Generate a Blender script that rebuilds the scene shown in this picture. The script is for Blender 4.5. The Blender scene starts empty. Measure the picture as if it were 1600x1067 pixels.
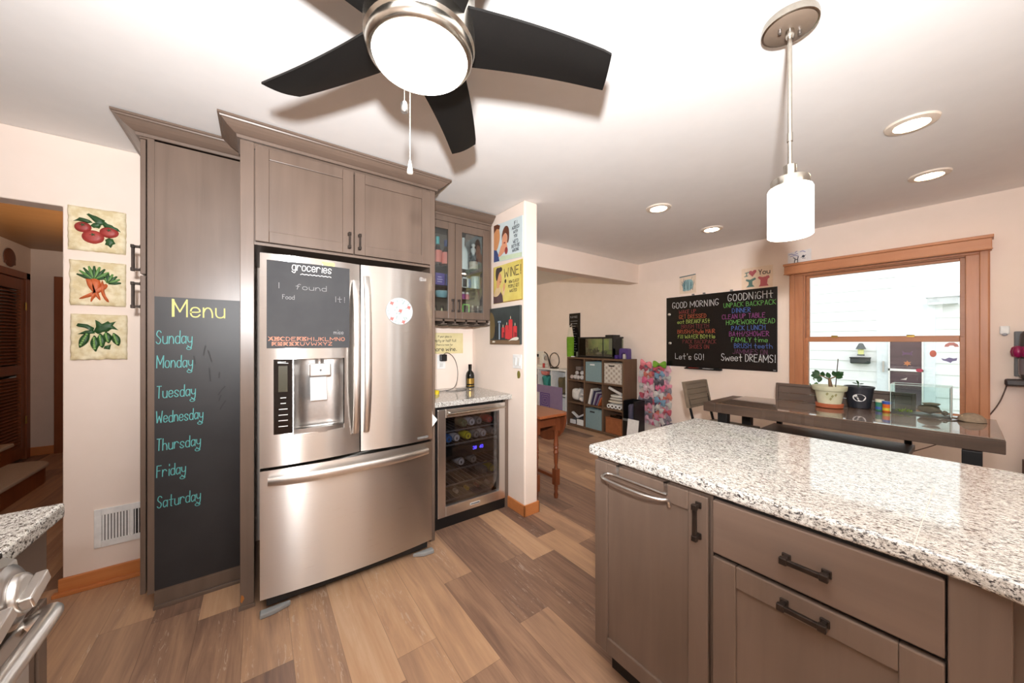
import bpy, bmesh, math, random
from mathutils import Vector, Matrix
R = random.Random(7)
C = bpy.context.scene.collection
SC = bpy.context.scene
rad = math.radians

# ------------------------------------------------------------------ camera, world, lights, exposure
cam = bpy.data.cameras.new('camera'); cam.lens = 12.15; cam.sensor_width = 36.0; cam.sensor_fit = 'HORIZONTAL'
cam.clip_start = 0.02; cam.clip_end = 100
camo = bpy.data.objects.new('camera', cam); C.objects.link(camo)
camo.location = (0, 0, 1.348); camo.rotation_euler = (rad(90), 0, rad(-36.2))
SC.camera = camo
SC.view_settings.view_transform = 'Standard'; SC.view_settings.look = 'None'
SC.view_settings.exposure = 0.30; SC.view_settings.gamma = 1.0
SC.view_settings.use_curve_mapping = False
SC.cycles.use_denoising = True
SC.cycles.max_bounces = 10; SC.cycles.diffuse_bounces = 6; SC.cycles.glossy_bounces = 4
SC.cycles.transparent_max_bounces = 16; SC.cycles.transmission_bounces = 6
SC.cycles.caustics_reflective = False; SC.cycles.caustics_refractive = False
SC.cycles.sample_clamp_indirect = 6.0

W = bpy.data.worlds.new('overcast_sky'); SC.world = W; W.use_nodes = True
_n = W.node_tree.nodes['Background']; _n.inputs[0].default_value = (1.0, 1.0, 1.0, 1); _n.inputs[1].default_value = 2.1

def lamp(name, kind, loc, power, color=(1, 1, 1), size=0.1, rot=(0, 0, 0), **kw):
    d = bpy.data.lights.new(name, kind); d.energy = power; d.color = color
    if kind in ('POINT', 'SPOT'): d.shadow_soft_size = size
    if kind == 'AREA': d.size = size
    for k, v in kw.items(): setattr(d, k, v)
    o = bpy.data.objects.new(name, d); C.objects.link(o); o.location = loc; o.rotation_euler = rot
    return o
lamp('camera_flash', 'SPOT', (-0.08, -0.10, 1.64), 335, (0.985, 0.99, 1.0), 0.045, (rad(90 + 37), 0, rad(-36.2)), spot_size=rad(168), spot_blend=0.8)
lamp('hall_uplight_fill', 'SPOT', (-1.25, 4.7, 1.5), 42, (1.0, 0.80, 0.58), 0.06, (rad(180), 0, 0), spot_size=rad(160), spot_blend=0.7)  # added warm spot without a fixture, aimed up at hall ceiling and walls
lamp('nook_fill', 'POINT', (2.6, 4.6, 2.2), 14, (1.0, 0.90, 0.74), 0.08)  # unseen fill light, added to brighten the nook
lamp('rear_ceiling_fill', 'AREA', (0.6, -1.5, 2.40), 36, (1.0, 0.93, 0.85), 1.6)  # added fill panel behind the camera, no fixture modelled

# ------------------------------------------------------------------ materials
def lin(c):
    if max(c) > 1.0001: c = [x / 255 for x in c]
    return tuple((x / 12.92 if x <= 0.04045 else ((x + 0.055) / 1.055) ** 2.4) for x in c) + (1.0,)
def newmat(name):
    m = bpy.data.materials.new(name); m.use_nodes = True
    nt = m.node_tree; b = nt.nodes['Principled BSDF']
    return m, nt, b
def N(nt, t, **kw):
    n = nt.nodes.new(t)
    for k, v in kw.items(): setattr(n, k, v)
    return n
def coords(nt, scale=(1, 1, 1), rot=(0, 0, 0)):
    tc = N(nt, 'ShaderNodeTexCoord'); mp = N(nt, 'ShaderNodeMapping')
    mp.inputs['Scale'].default_value = scale; mp.inputs['Rotation'].default_value = rot
    nt.links.new(tc.outputs['Object'], mp.inputs['Vector']); return mp.outputs['Vector']
def ramp(nt, fac, stops):
    r = N(nt, 'ShaderNodeValToRGB'); e = r.color_ramp.elements
    while len(e) < len(stops): e.new(0.5)
    for el, (p, c) in zip(e, stops): el.position = p; el.color = lin(c)
    nt.links.new(fac, r.inputs[0]); return r.outputs[0]
def noise(nt, vec, scale, detail=4, rough=0.55, dist=0.0):
    n = N(nt, 'ShaderNodeTexNoise'); n.inputs['Scale'].default_value = scale; n.inputs['Detail'].default_value = detail
    n.inputs['Roughness'].default_value = rough; n.inputs['Distortion'].default_value = dist
    nt.links.new(vec, n.inputs['Vector']); return n.outputs['Fac']
def bump(nt, b, fac, strength, dist=0.002):
    n = N(nt, 'ShaderNodeBump'); n.inputs['Strength'].default_value = strength; n.inputs['Distance'].default_value = dist
    nt.links.new(fac, n.inputs['Height']); nt.links.new(n.outputs[0], b.inputs['Normal'])
def pm(name, c1, c2=None, scale=30, stretch=(1, 1, 1), rough=0.5, metal=0.0, bmp=0.0, lo=0.3, hi=0.7, detail=3, spec=0.5, coat=0.0, emit=None, estr=0.0, aniso=0.0, bdist=0.002):
    """colour c1..c2 mixed by stretched noise"""
    m, nt, b = newmat(name)
    if c2 is None: c2 = tuple(max(0, x * 0.94) for x in c1)
    f = noise(nt, coords(nt, stretch), scale, detail)
    col = ramp(nt, f, [(lo, c1), (hi, c2)])
    nt.links.new(col, b.inputs['Base Color'])
    b.inputs['Roughness'].default_value = rough; b.inputs['Metallic'].default_value = metal
    b.inputs['Specular IOR Level'].default_value = spec; b.inputs['Coat Weight'].default_value = coat
    b.inputs['Coat Roughness'].default_value = 0.05
    if aniso: b.inputs['Anisotropic'].default_value = aniso
    if bmp: bump(nt, b, f, bmp, bdist)
    if emit: b.inputs['Emission Color'].default_value = lin(emit); b.inputs['Emission Strength'].default_value = estr
    return m
def glass(name, tint=(1, 1, 1), f0=0.06, rough=0.0, gloss=(1, 1, 1)):
    m = bpy.data.materials.new(name); m.use_nodes = True; nt = m.node_tree; nt.nodes.clear()
    o = N(nt, 'ShaderNodeOutputMaterial'); mx = N(nt, 'ShaderNodeMixShader'); t = N(nt, 'ShaderNodeBsdfTransparent'); g = N(nt, 'ShaderNodeBsdfGlossy')
    fr = N(nt, 'ShaderNodeFresnel'); fr.inputs['IOR'].default_value = 1.0 + 2 * math.sqrt(f0) / (1 - math.sqrt(f0))
    t.inputs['Color'].default_value = lin(tint); g.inputs['Roughness'].default_value = rough; g.inputs['Color'].default_value = lin(gloss)
    nt.links.new(fr.outputs[0], mx.inputs[0]); nt.links.new(t.outputs[0], mx.inputs[1]); nt.links.new(g.outputs[0], mx.inputs[2])
    nt.links.new(mx.outputs[0], o.inputs[0]); return m
def emat(name, col, strength):
    m, nt, b = newmat(name)
    f = noise(nt, coords(nt), 3, 1)
    c = ramp(nt, f, [(0.0, col), (1.0, tuple(x * 0.97 for x in col))])
    nt.links.new(c, b.inputs['Base Color']); nt.links.new(c, b.inputs['Emission Color']); b.inputs['Emission Strength'].default_value = strength
    return m

def floor_mat():
    m, nt, b = newmat('vinyl_plank'); L = nt.links
    tc = N(nt, 'ShaderNodeTexCoord'); sx = N(nt, 'ShaderNodeSeparateXYZ'); L.new(tc.outputs['Object'], sx.inputs[0])
    def mth(op, a, c=None, d=None):
        n = N(nt, 'ShaderNodeMath', operation=op)
        for i, x in enumerate((a, c, d)):
            if x is None: continue
            if isinstance(x, (int, float)): n.inputs[i].default_value = x
            else: L.new(x, n.inputs[i])
        return n.outputs[0]
    PW, PL = 0.178, 1.22
    xr = mth('DIVIDE', mth('ADD', sx.outputs[0], 0.06), PW); row = mth('FLOOR', xr); xf = mth('FRACT', xr)
    wn = N(nt, 'ShaderNodeTexWhiteNoise', noise_dimensions='1D'); L.new(row, wn.inputs['W'])
    yr = mth('ADD', mth('DIVIDE', sx.outputs[1], PL), wn.outputs['Value']); col = mth('FLOOR', yr); yf = mth('FRACT', yr)
    cb = N(nt, 'ShaderNodeCombineXYZ'); L.new(row, cb.inputs[0]); L.new(col, cb.inputs[1])
    w2 = N(nt, 'ShaderNodeTexWhiteNoise', noise_dimensions='2D'); L.new(cb.outputs[0], w2.inputs['Vector'])
    rnd = w2.outputs['Value']
    cv = N(nt, 'ShaderNodeCombineXYZ'); L.new(mth('MULTIPLY', sx.outputs[0], 15.0), cv.inputs[0]); L.new(mth('MULTIPLY', sx.outputs[1], 1.3), cv.inputs[1]); L.new(mth('MULTIPLY', rnd, 37.0), cv.inputs[2])
    g1 = noise(nt, cv.outputs[0], 1.0, 6, 0.62, 0.6)
    cv2 = N(nt, 'ShaderNodeCombineXYZ'); L.new(mth('MULTIPLY', sx.outputs[0], 90.0), cv2.inputs[0]); L.new(mth('MULTIPLY', sx.outputs[1], 4.0), cv2.inputs[1]); L.new(mth('MULTIPLY', rnd, 91.0), cv2.inputs[2])
    g2 = noise(nt, cv2.outputs[0], 1.0, 3, 0.6, 0.2)
    t = mth('ADD', mth('MULTIPLY', rnd, 0.42), mth('MULTIPLY', g1, 0.66))
    t = mth('ADD', t, mth('MULTIPLY', mth('SUBTRACT', g2, 0.5), 0.16))
    c = ramp(nt, t, [(0.22, (98, 76, 66)), (0.40, (134, 104, 86)), (0.56, (168, 133, 107)), (0.72, (194, 155, 121)), (0.92, (210, 176, 144))])
    # pale cerused flecks on some planks
    cv3 = N(nt, 'ShaderNodeCombineXYZ'); L.new(mth('MULTIPLY', sx.outputs[0], 60.0), cv3.inputs[0]); L.new(mth('MULTIPLY', sx.outputs[1], 9.0), cv3.inputs[1]); L.new(mth('MULTIPLY', rnd, 13.0), cv3.inputs[2])
    fl = noise(nt, cv3.outputs[0], 1.0, 5, 0.7, 1.5)
    big = noise(nt, cv.outputs[0], 0.45, 1, 0.5)
    fk = mth('MULTIPLY', mth('GREATER_THAN', fl, 0.60), mth('MULTIPLY', mth('GREATER_THAN', big, 0.56), 0.35))
    mx = N(nt, 'ShaderNodeMix', data_type='RGBA'); L.new(fk, mx.inputs[0]); L.new(c, mx.inputs[6]); mx.inputs[7].default_value = lin((214, 196, 178))
    ed = mth('MINIMUM', mth('MULTIPLY', mth('MINIMUM', xf, mth('SUBTRACT', 1.0, xf)), PW), mth('MULTIPLY', mth('MINIMUM', yf, mth('SUBTRACT', 1.0, yf)), PL))
    seam = mth('LESS_THAN', ed, 0.0011)
    m2 = N(nt, 'ShaderNodeMix', data_type='RGBA'); L.new(mth('MULTIPLY', seam, 0.45), m2.inputs[0]); L.new(mx.outputs[2], m2.inputs[6]); m2.inputs[7].default_value = lin((70, 50, 40))
    L.new(m2.outputs[2], b.inputs['Base Color'])
    b.inputs['Roughness'].default_value = 0.42; b.inputs['Specular IOR Level'].default_value = 0.4
    bump(nt, b, g2, 0.12, 0.001)
    return m

def granite_mat():
    m, nt, b = newmat('speckled_granite'); L = nt.links
    v = coords(nt)
    v = coords(nt, (2.3, 1.15, 1.7), (0, 0, rad(35)))
    n1 = noise(nt, v, 85, 5, 0.62, 0.4); n2 = noise(nt, v, 190, 4, 0.6, 0.5); n3 = noise(nt, v, 34, 3, 0.5, 0.3)
    base = ramp(nt, n3, [(0.38, (216, 215, 209)), (0.62, (188, 184, 176))])
    def over(a, fac, lo, hi, c):
        r = N(nt, 'ShaderNodeMapRange'); L.new(fac, r.inputs[0]); r.inputs[1].default_value = lo; r.inputs[2].default_value = hi
        mx = N(nt, 'ShaderNodeMix', data_type='RGBA'); L.new(r.outputs[0], mx.inputs[0]); L.new(a, mx.inputs[6]); mx.inputs[7].default_value = lin(c); return mx.outputs[2]
    c = over(base, n1, 0.51, 0.56, (146, 140, 133))
    c = over(c, n1, 0.57, 0.61, (60, 59, 60))
    c = over(c, n2, 0.57, 0.62, (86, 82, 79))
    c = over(c, n2, 0.40, 0.36, (236, 233, 228))
    L.new(c, b.inputs['Base Color']); b.inputs['Roughness'].default_value = 0.07; b.inputs['Specular IOR Level'].default_value = 0.6
    return m

def steel_mat(name, c=(214, 210, 206), rough=0.28, vertical=False):
    m, nt, b = newmat(name); L = nt.links
    f = noise(nt, coords(nt, (6, 6, 900) if not vertical else (260, 260, 2)), 1.0, 3, 0.6)
    col = ramp(nt, f, [(0.3, c), (0.7, tuple(x * 0.985 for x in c))])
    tg = N(nt, 'ShaderNodeTangent', direction_type='RADIAL', axis='Z'); L.new(tg.outputs[0], b.inputs['Tangent']); b.inputs['Anisotropic'].default_value = 0.0 if vertical else 1.0; b.inputs['Anisotropic Rotation'].default_value = 0.25; L.new(col, b.inputs['Base Color'])
    b.inputs['Metallic'].default_value = 1.0
    mr = N(nt, 'ShaderNodeMapRange'); L.new(f, mr.inputs[0]); mr.inputs[3].default_value = rough - 0.02; mr.inputs[4].default_value = rough + 0.03; L.new(mr.outputs[0], b.inputs['Roughness'])
    return m

def wood(name, c1, c2, along='z', rough=0.42, sc=1.0, coat=0.0, spec=0.4, bmp=0.04):
    s = {'z': (22, 22, 1.6), 'y': (22, 1.6, 22), 'x': (1.6, 22, 22)}[along]
    m, nt, b = newmat(name); L = nt.links
    v = coords(nt, tuple(x * sc for x in s))
    f = noise(nt, v, 1.0, 5, 0.6, 0.5); g = noise(nt, coords(nt), 3.0, 2, 0.5)
    a = N(nt, 'ShaderNodeMath', operation='MULTIPLY_ADD'); L.new(f, a.inputs[0]); a.inputs[1].default_value = 0.6
    a2 = N(nt, 'ShaderNodeMath', operation='MULTIPLY'); L.new(g, a2.inputs[0]); a2.inputs[1].default_value = 0.4; L.new(a2.outputs[0], a.inputs[2])
    L.new(ramp(nt, a.outputs[0], [(0.3, c1), (0.7, c2)]), b.inputs['Base Color'])
    b.inputs['Roughness'].default_value = rough; b.inputs['Coat Weight'].default_value = coat; b.inputs['Coat Roughness'].default_value = 0.04
    b.inputs['Specular IOR Level'].default_value = spec
    bump(nt, b, f, bmp, 0.001)
    return m

M = {}
M['floor'] = floor_mat()
M['granite'] = granite_mat()
M['wall'] = pm('peach_paint', (238, 222, 210), (235, 219, 206), 6, rough=0.75, spec=0.2)
M['nookwall'] = pm('khaki_paint', (214, 200, 176), (210, 196, 172), 6, rough=0.75, spec=0.2)
M['hallwall'] = pm('hall_paint', (222, 202, 186), (218, 198, 182), 6, rough=0.75, spec=0.2)
M['ceil'] = pm('ceiling_paint', (236, 234, 232), (233, 231, 229), 8, rough=0.85, spec=0.1)
M['hallceil'] = wood('hall_ceiling_brown', (150, 108, 66), (134, 94, 56), 'x', 0.4)  # brown tones with grain along x
M['oak'] = wood('orange_oak', (194, 136, 98), (172, 112, 76), 'z', 0.38)
M['oakh'] = wood('orange_oak_lengthwise', (196, 138, 98), (176, 114, 76), 'y', 0.38)
M['oakx'] = wood('orange_oak_skirting', (206, 136, 82), (186, 112, 62), 'x', 0.38)
M['cab'] = wood('taupe_stained_maple', (116, 98, 86), (95, 80, 70), 'z', 0.32, 0.6)
M['cabh'] = wood('taupe_stained_maple_across', (118, 99, 87), (97, 81, 71), 'y', 0.32, 0.6)
M['cabx'] = wood('taupe_stained_maple_lengthwise', (116, 98, 86), (95, 80, 70), 'x', 0.32, 0.6)
M['cabin'] = pm('cabinet_interior', (104, 92, 82), rough=0.6)
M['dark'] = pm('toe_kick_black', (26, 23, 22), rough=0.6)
M['steel'] = steel_mat('brushed_stainless')
M['steelv'] = steel_mat('brushed_stainless_bar', (228, 225, 221), 0.30, True)
M['nickel'] = pm('brushed_nickel', (190, 184, 174), (180, 173, 162), 60, rough=0.25, metal=1.0)
M['silver'] = pm('satin_silver', (202, 200, 198), (194, 192, 190), 60, rough=0.3, metal=1.0)
M['pull'] = pm('oil_rubbed_bronze', (58, 48, 42), (44, 37, 33), 40, rough=0.35, metal=0.6)
M['grey'] = pm('grey_plastic', (110, 110, 110), rough=0.5)
M['black'] = pm('black_plastic', (20, 20, 21), rough=0.35)
M['gloss'] = pm('gloss_black', (10, 10, 12), rough=0.08, spec=0.6)
M['chalk'] = pm('chalkboard_film', (50, 49, 50), (44, 43, 44), 4, rough=0.42, lo=0.35, hi=0.65, spec=0.35)
M['sheet'] = pm('grey_chalk_magnet', (74, 74, 75), (66, 66, 68), 5, rough=0.8, spec=0.15)
M['board'] = pm('black_glass_board', (22, 20, 21), rough=0.2)
M['white'] = pm('white_paint', (240, 240, 238), rough=0.45)
M['offwhite'] = pm('off_white', (232, 228, 216), rough=0.6)
M['steelblade'] = pm('blade_black', (12, 11, 10), (17, 15, 14), 160, rough=0.5, spec=0.25, bmp=0.06)
M['table'] = wood('dark_table_wood', (120, 94, 75), (86, 66, 52), 'y', 0.45, 0.9, 1.0, 0.3, 0.0)
M['tableedge'] = wood('rough_sawn_edge', (98, 78, 64), (62, 48, 38), 'y', 0.55, 1.2, 0.15, 0.4, 0.4)
M['chair'] = wood('weathered_wood', (120, 104, 86), (94, 80, 66), 'x', 0.6)
M['bench'] = wood('weathered_bench_wood', (106, 86, 73), (80, 64, 54), 'y', 0.5)
M['blkmetal'] = pm('black_steel', (24, 24, 25), rough=0.45, metal=0.3)
M['shelfwood'] = wood('walnut_laminate', (118, 92, 72), (96, 74, 58), 'z', 0.45)
M['cherry'] = wood('cherry_wood', (122, 66, 38), (94, 48, 27), 'z', 0.35)
M['cherryy'] = wood('cherry_wood_top', (150, 86, 50), (122, 66, 38), 'y', 0.3)
M['hallwood'] = wood('brown_door_wood', (150, 88, 52), (124, 68, 38), 'z', 0.4)
M['carpet'] = pm('beige_carpet', (206, 192, 174), (186, 172, 154), 220, rough=0.95, bmp=0.4)
M['glass'] = glass('window_glass', (0.985, 0.99, 0.99), 0.04)
M['cabglass'] = glass('cabinet_glass', (0.93, 0.95, 0.95), 0.06)
M['tintglass'] = glass('tinted_cooler_glass', (0.88, 0.88, 0.89), 0.05)
M['tank'] = glass('tank_glass', (0.965, 0.985, 0.98), 0.04)
M['lampglass'] = emat('lit_frosted_glass', (255, 250, 240), 7.0)
M['pendglass'] = emat('lit_pendant_glass', (255, 252, 246), 2.6)
M['canlens'] = emat('lit_downlight_lens', (255, 249, 236), 9.0)
M['led'] = emat('blue_display', (84, 70, 255), 2.6)
M['terracotta'] = pm('terracotta', (186, 102, 66), (168, 90, 58), 30, rough=0.8)
M['potcream'] = pm('crackled_cream_pot', (214, 212, 186), (190, 194, 160), 14, rough=0.6)
M['soil'] = pm('potting_soil', (58, 44, 34), (40, 30, 24), 90, rough=0.95, bmp=0.5)
M['leaf'] = pm('green_leaf', (74, 108, 50), (52, 84, 38), 20, rough=0.45)
M['leafdk'] = pm('dark_green_leaf', (46, 88, 44), (34, 66, 32), 20, rough=0.5)
M['leaflt'] = pm('light_green_leaf', (112, 156, 84), (84, 128, 62), 20, rough=0.5)
M['stem'] = pm('plant_stem', (120, 96, 70), rough=0.8)
M['stone'] = pm('river_rock', (122, 108, 88), (92, 80, 64), 12, rough=0.85, bmp=0.3)
M['stonelt'] = pm('pale_rock', (178, 168, 148), (150, 140, 120), 12, rough=0.85, bmp=0.3)
M['tan'] = pm('tan_cloth', (150, 132, 112), (132, 116, 98), 80, rough=0.9)
M['plaster'] = pm('crinkled_plaster', (232, 220, 188), (212, 194, 152), 26, rough=0.8, bmp=0.6, detail=5, lo=0.4, hi=0.62)
M['tomato'] = pm('tomato_red', (172, 66, 58), (140, 44, 42), 14, rough=0.5)
M['carrot'] = pm('carrot_orange', (206, 106, 58), (182, 84, 42), 24, rough=0.55)
M['pea'] = pm('pea_green', (138, 176, 104), (112, 156, 82), 20, rough=0.5)
M['canvasdk'] = pm('canvas_dark', (58, 64, 62), (40, 44, 44), 5, rough=0.6)
M['siding'] = pm('white_siding', (236, 240, 242), (232, 236, 238), 3, rough=0.6)
M['mauve'] = pm('storm_door_glass', (92, 72, 78), (72, 58, 66), 2, stretch=(1, 1, 9), rough=0.15)  # reflected siding lines painted into the glass colour as stretched bands
M['lawn'] = pm('lawn', (84, 112, 62), (60, 92, 44), 30, rough=0.95)
M['magenta'] = pm('magenta_plastic', (156, 24, 86), (134, 16, 70), 20, rough=0.28)
M['binblue'] = pm('blue_fabric', (136, 160, 164), (122, 146, 150), 160, rough=0.95, bmp=0.15)
M['cardboard'] = pm('brown_box', (158, 96, 56), (142, 84, 48), 20, rough=0.85)
M['towel'] = pm('white_cloth', (224, 220, 214), (206, 202, 198), 40, rough=0.95, bmp=0.3)
M['lilac'] = pm('lilac_board', (138, 120, 150), (132, 114, 144), 10, rough=0.5)
M['purple'] = pm('purple_plastic', (84, 62, 128), rough=0.4)
M['greencloth'] = pm('lime_green_cloth', (122, 172, 42), (104, 150, 34), 20, rough=0.9)
M['yellowsign'] = pm('mustard_tin', (226, 212, 118), (208, 184, 88), 7, rough=0.35)
M['creamsign'] = pm('cream_tin', (226, 214, 168), (212, 198, 146), 7, rough=0.4)
M['paleblue'] = pm('pale_blue_tin', (214, 226, 226), (200, 216, 220), 7, rough=0.35)
M['canbody'] = pm('aluminium_can', (200, 200, 204), rough=0.25, metal=1.0)
M['winebottle'] = pm('dark_bottle_glass', (16, 20, 16), rough=0.08, spec=0.6)
M['gold'] = pm('gold_foil', (176, 142, 72), rough=0.35, metal=0.8)
M['clearglass'] = glass('clear_bottle_glass', (0.82, 0.86, 0.86), 0.08)
_fc = {}
def flat(rgb, rough=0.6):
    k = (tuple(rgb), rough)
    if k not in _fc: _fc[k] = pm('paint_%02x%02x%02x' % tuple(int(x) for x in rgb), rgb, tuple(x * 0.95 for x in rgb), 18, rough=rough)
    return _fc[k]
CH_TEAL = flat((88, 168, 166)); CH_YEL = flat((204, 200, 122)); CH_WHITE = flat((206, 206, 204)); INK = flat((44, 40, 38))

# ------------------------------------------------------------------ mesh building
class B:
    def __init__(s): s.v = []; s.f = []; s.mi = []; s.m = 0
    def add(s, vs, fs):
        o = len(s.v); s.v += [Vector(v) for v in vs]
        for f in fs: s.f.append([o + i for i in f]); s.mi.append(s.m)
        return s
    def box(s, x0, x1, y0, y1, z0, z1):
        x0, x1 = min(x0, x1), max(x0, x1); y0, y1 = min(y0, y1), max(y0, y1); z0, z1 = min(z0, z1), max(z0, z1)
        v = [(x0, y0, z0), (x1, y0, z0), (x1, y1, z0), (x0, y1, z0), (x0, y0, z1), (x1, y0, z1), (x1, y1, z1), (x0, y1, z1)]
        return s.add(v, [(0, 3, 2, 1), (4, 5, 6, 7), (0, 1, 5, 4), (1, 2, 6, 5), (2, 3, 7, 6), (3, 0, 4, 7)])
    def obox(s, c, size, mat):
        hx, hy, hz = [q / 2 for q in size]; c = Vector(c)
        v = [c + mat @ Vector((x, y, z)) for z in (-hz, hz) for x, y in ((-hx, -hy), (hx, -hy), (hx, hy), (-hx, hy))]
        return s.add(v, [(0, 3, 2, 1), (4, 5, 6, 7), (0, 1, 5, 4), (1, 2, 6, 5), (2, 3, 7, 6), (3, 0, 4, 7)])
    def ext(s, poly, fn, a0, a1):
        """extrude a 2-D outline: fn((p,q),a) -> 3-D point"""
        n = len(poly); v = [fn(p, a0) for p in poly] + [fn(p, a1) for p in poly]
        f = [tuple(range(n))[::-1], tuple(range(n, 2 * n))] + [(i, (i + 1) % n, n + (i + 1) % n, n + i) for i in range(n)]
        return s.add(v, f)
    def prism(s, poly, z0, z1): return s.ext(poly, lambda p, a: (p[0], p[1], a), z0, z1)
    def lathe(s, prof, c=(0, 0, 0), n=24, mat=None):
        c = Vector(c); vs = []; fs = []; k = len(prof)
        for i in range(n):
            a = 2 * math.pi * i / n
            for r, z in prof:
                p = Vector((r * math.cos(a), r * math.sin(a), z)); vs.append(c + (mat @ p if mat else p))
        for i in range(n):
            j = (i + 1) % n
            for q in range(k - 1): fs.append((i * k + q, j * k + q, j * k + q + 1, i * k + q + 1))
        s.add(vs, fs)
        o = len(s.v) - len(vs)
        ring = prof[0] == prof[-1]
        if prof[0][0] > 1e-6 and not ring: s.f.append([o + i * k for i in range(n)][::-1]); s.mi.append(s.m)
        if prof[-1][0] > 1e-6 and not ring: s.f.append([o + i * k + k - 1 for i in range(n)]); s.mi.append(s.m)
        return s
    def cyl(s, p0, p1, r0, r1=None, n=16):
        p0 = Vector(p0); p1 = Vector(p1); d = p1 - p0; r1 = r0 if r1 is None else r1
        q = d.to_track_quat('Z', 'Y').to_matrix()
        return s.lathe([(r0, 0), (r1, d.length)], p0, n, q)
    def tube(s, pts, r, n=10, closed=False):
        pts = [Vector(p) for p in pts]; k = len(pts); rings = []
        up = None
        for i, p in enumerate(pts):
            if closed: d = pts[(i + 1) % k] - pts[i - 1]
            else: d = pts[min(i + 1, k - 1)] - pts[max(i - 1, 0)]
            d.normalize()
            if up is None:
                up = Vector((0, 0, 1)) if abs(d.z) < 0.9 else Vector((1, 0, 0))
            x = d.cross(up)
            if x.length < 1e-6: x = d.orthogonal()
            x.normalize(); up = x.cross(d).normalized()
            rr = r[i] if isinstance(r, (list, tuple)) else r
            rings.append([p + (x * math.cos(2 * math.pi * j / n) + up * math.sin(2 * math.pi * j / n)) * rr for j in range(n)])
        vs = [v for g in rings for v in g]; fs = []
        for i in range(k if closed else k - 1):
            for j in range(n):
                a, b2 = i * n, ((i + 1) % k) * n
                fs.append((a + j, a + (j + 1) % n, b2 + (j + 1) % n, b2 + j))
        if not closed: fs.append(tuple(range(n))[::-1]); fs.append(tuple((k - 1) * n + j for j in range(n)))
        return s.add(vs, fs)
    def ball(s, c, r, n=16, m=10, mat=None):
        r = (r, r, r) if isinstance(r, (int, float)) else r; c = Vector(c); vs = []; fs = []
        for i in range(m + 1):
            t = math.pi * i / m
            for j in range(n):
                a = 2 * math.pi * j / n
                p = Vector((r[0] * math.sin(t) * math.cos(a), r[1] * math.sin(t) * math.sin(a), -r[2] * math.cos(t)))
                vs.append(c + (mat @ p if mat else p))
        for i in range(m):
            for j in range(n): fs.append((i * n + j, i * n + (j + 1) % n, (i + 1) * n + (j + 1) % n, (i + 1) * n + j))
        return s.add(vs, fs)
    def surf(s, fn, nu, nv):
        vs = [fn(i / nu, j / nv) for j in range(nv + 1) for i in range(nu + 1)]
        return s.add(vs, [(j * (nu + 1) + i, j * (nu + 1) + i + 1, (j + 1) * (nu + 1) + i + 1, (j + 1) * (nu + 1) + i) for j in range(nv) for i in range(nu)])
    def poly(s, pts, fn, d=0.0):
        s.k = (getattr(s, 'k', 0) + 1) % 24; return s.add([fn(p[0], p[1], d + s.k * 1e-5) for p in pts], [tuple(range(len(pts)))])
    def strokes(s, lines, fn, w, d=0.0):
        """flat painted strokes; fn(s,t,depth) -> 3-D"""
        parts = []
        for L in lines:
            cur = [L[0]]
            for i in range(1, len(L)):
                cur.append(L[i])
                if i + 1 < len(L):
                    ax, ay, bx, by = L[i][0] - L[i - 1][0], L[i][1] - L[i - 1][1], L[i + 1][0] - L[i][0], L[i + 1][1] - L[i][1]
                    if ax * bx + ay * by < 0.25 * math.hypot(ax, ay) * math.hypot(bx, by): parts.append(cur); cur = [L[i]]
            parts.append(cur)
        for L in parts:
            P = [L[0]]
            for q in L[1:]:
                if math.hypot(q[0] - P[-1][0], q[1] - P[-1][1]) > w * 0.12: P.append(q)
            if len(P) < 2: continue
            s.k = (getattr(s, 'k', 0) + 1) % 24; dd = d + s.k * 2.5e-5; n = len(P)
            T = []
            for i in range(n - 1):
                dx, dy = P[i + 1][0] - P[i][0], P[i + 1][1] - P[i][1]; l = math.hypot(dx, dy); T.append((dx / l, dy / l))
            e0 = (P[0][0] - T[0][0] * w * .35, P[0][1] - T[0][1] * w * .35); e1 = (P[-1][0] + T[-1][0] * w * .35, P[-1][1] + T[-1][1] * w * .35)
            P = [e0] + list(P[1:-1]) + [e1]; vs = []
            for i in range(n):
                a = T[max(i - 1, 0)]; b = T[min(i, n - 2)]; mx, my = -(a[1] + b[1]), a[0] + b[0]; ml = math.hypot(mx, my)
                if ml < 0.5: mx, my, ml = -a[1], a[0], 1.0
                c = max(0.6, (mx * -a[1] + my * a[0]) / ml); h = w * 0.5 / c
                vs += [fn(P[i][0] + mx / ml * h, P[i][1] + my / ml * h, dd), fn(P[i][0] - mx / ml * h, P[i][1] - my / ml * h, dd)]
            s.add(vs, [(2 * i, 2 * i + 1, 2 * i + 3, 2 * i + 2) for i in range(n - 1)])
        return s
    def build(s, name, mat, parent=None, bevel=0.0, smooth=None, loc=None, sub=0, seg=2):
        off = ROOT.get(parent, Vector((0, 0, 0))) if parent is not None else Vector(loc or (0, 0, 0))
        me = bpy.data.meshes.new(name)
        me.from_pydata([tuple(v - off) for v in s.v], [], s.f)
        mats = mat if isinstance(mat, (list, tuple)) else [mat]
        for m in mats: me.materials.append(m)
        if len(mats) > 1:
            for p, i in zip(me.polygons, s.mi): p.material_index = i
        bm = bmesh.new(); bm.from_mesh(me); bmesh.ops.recalc_face_normals(bm, faces=bm.faces); bm.to_mesh(me); bm.free()
        if smooth:
            for p in me.polygons: p.use_smooth = True
            me.set_sharp_from_angle(angle=rad(smooth))
        me.update()
        o = bpy.data.objects.new(name, me); C.objects.link(o)
        if parent is not None: o.parent = parent; ROOT[o] = off
        else: o.location = off; ROOT[o] = off
        if bevel:
            bv = o.modifiers.new('soft_edges', 'BEVEL'); bv.width = bevel; bv.segments = seg; bv.limit_method = 'ANGLE'; bv.angle_limit = rad(40)
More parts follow.
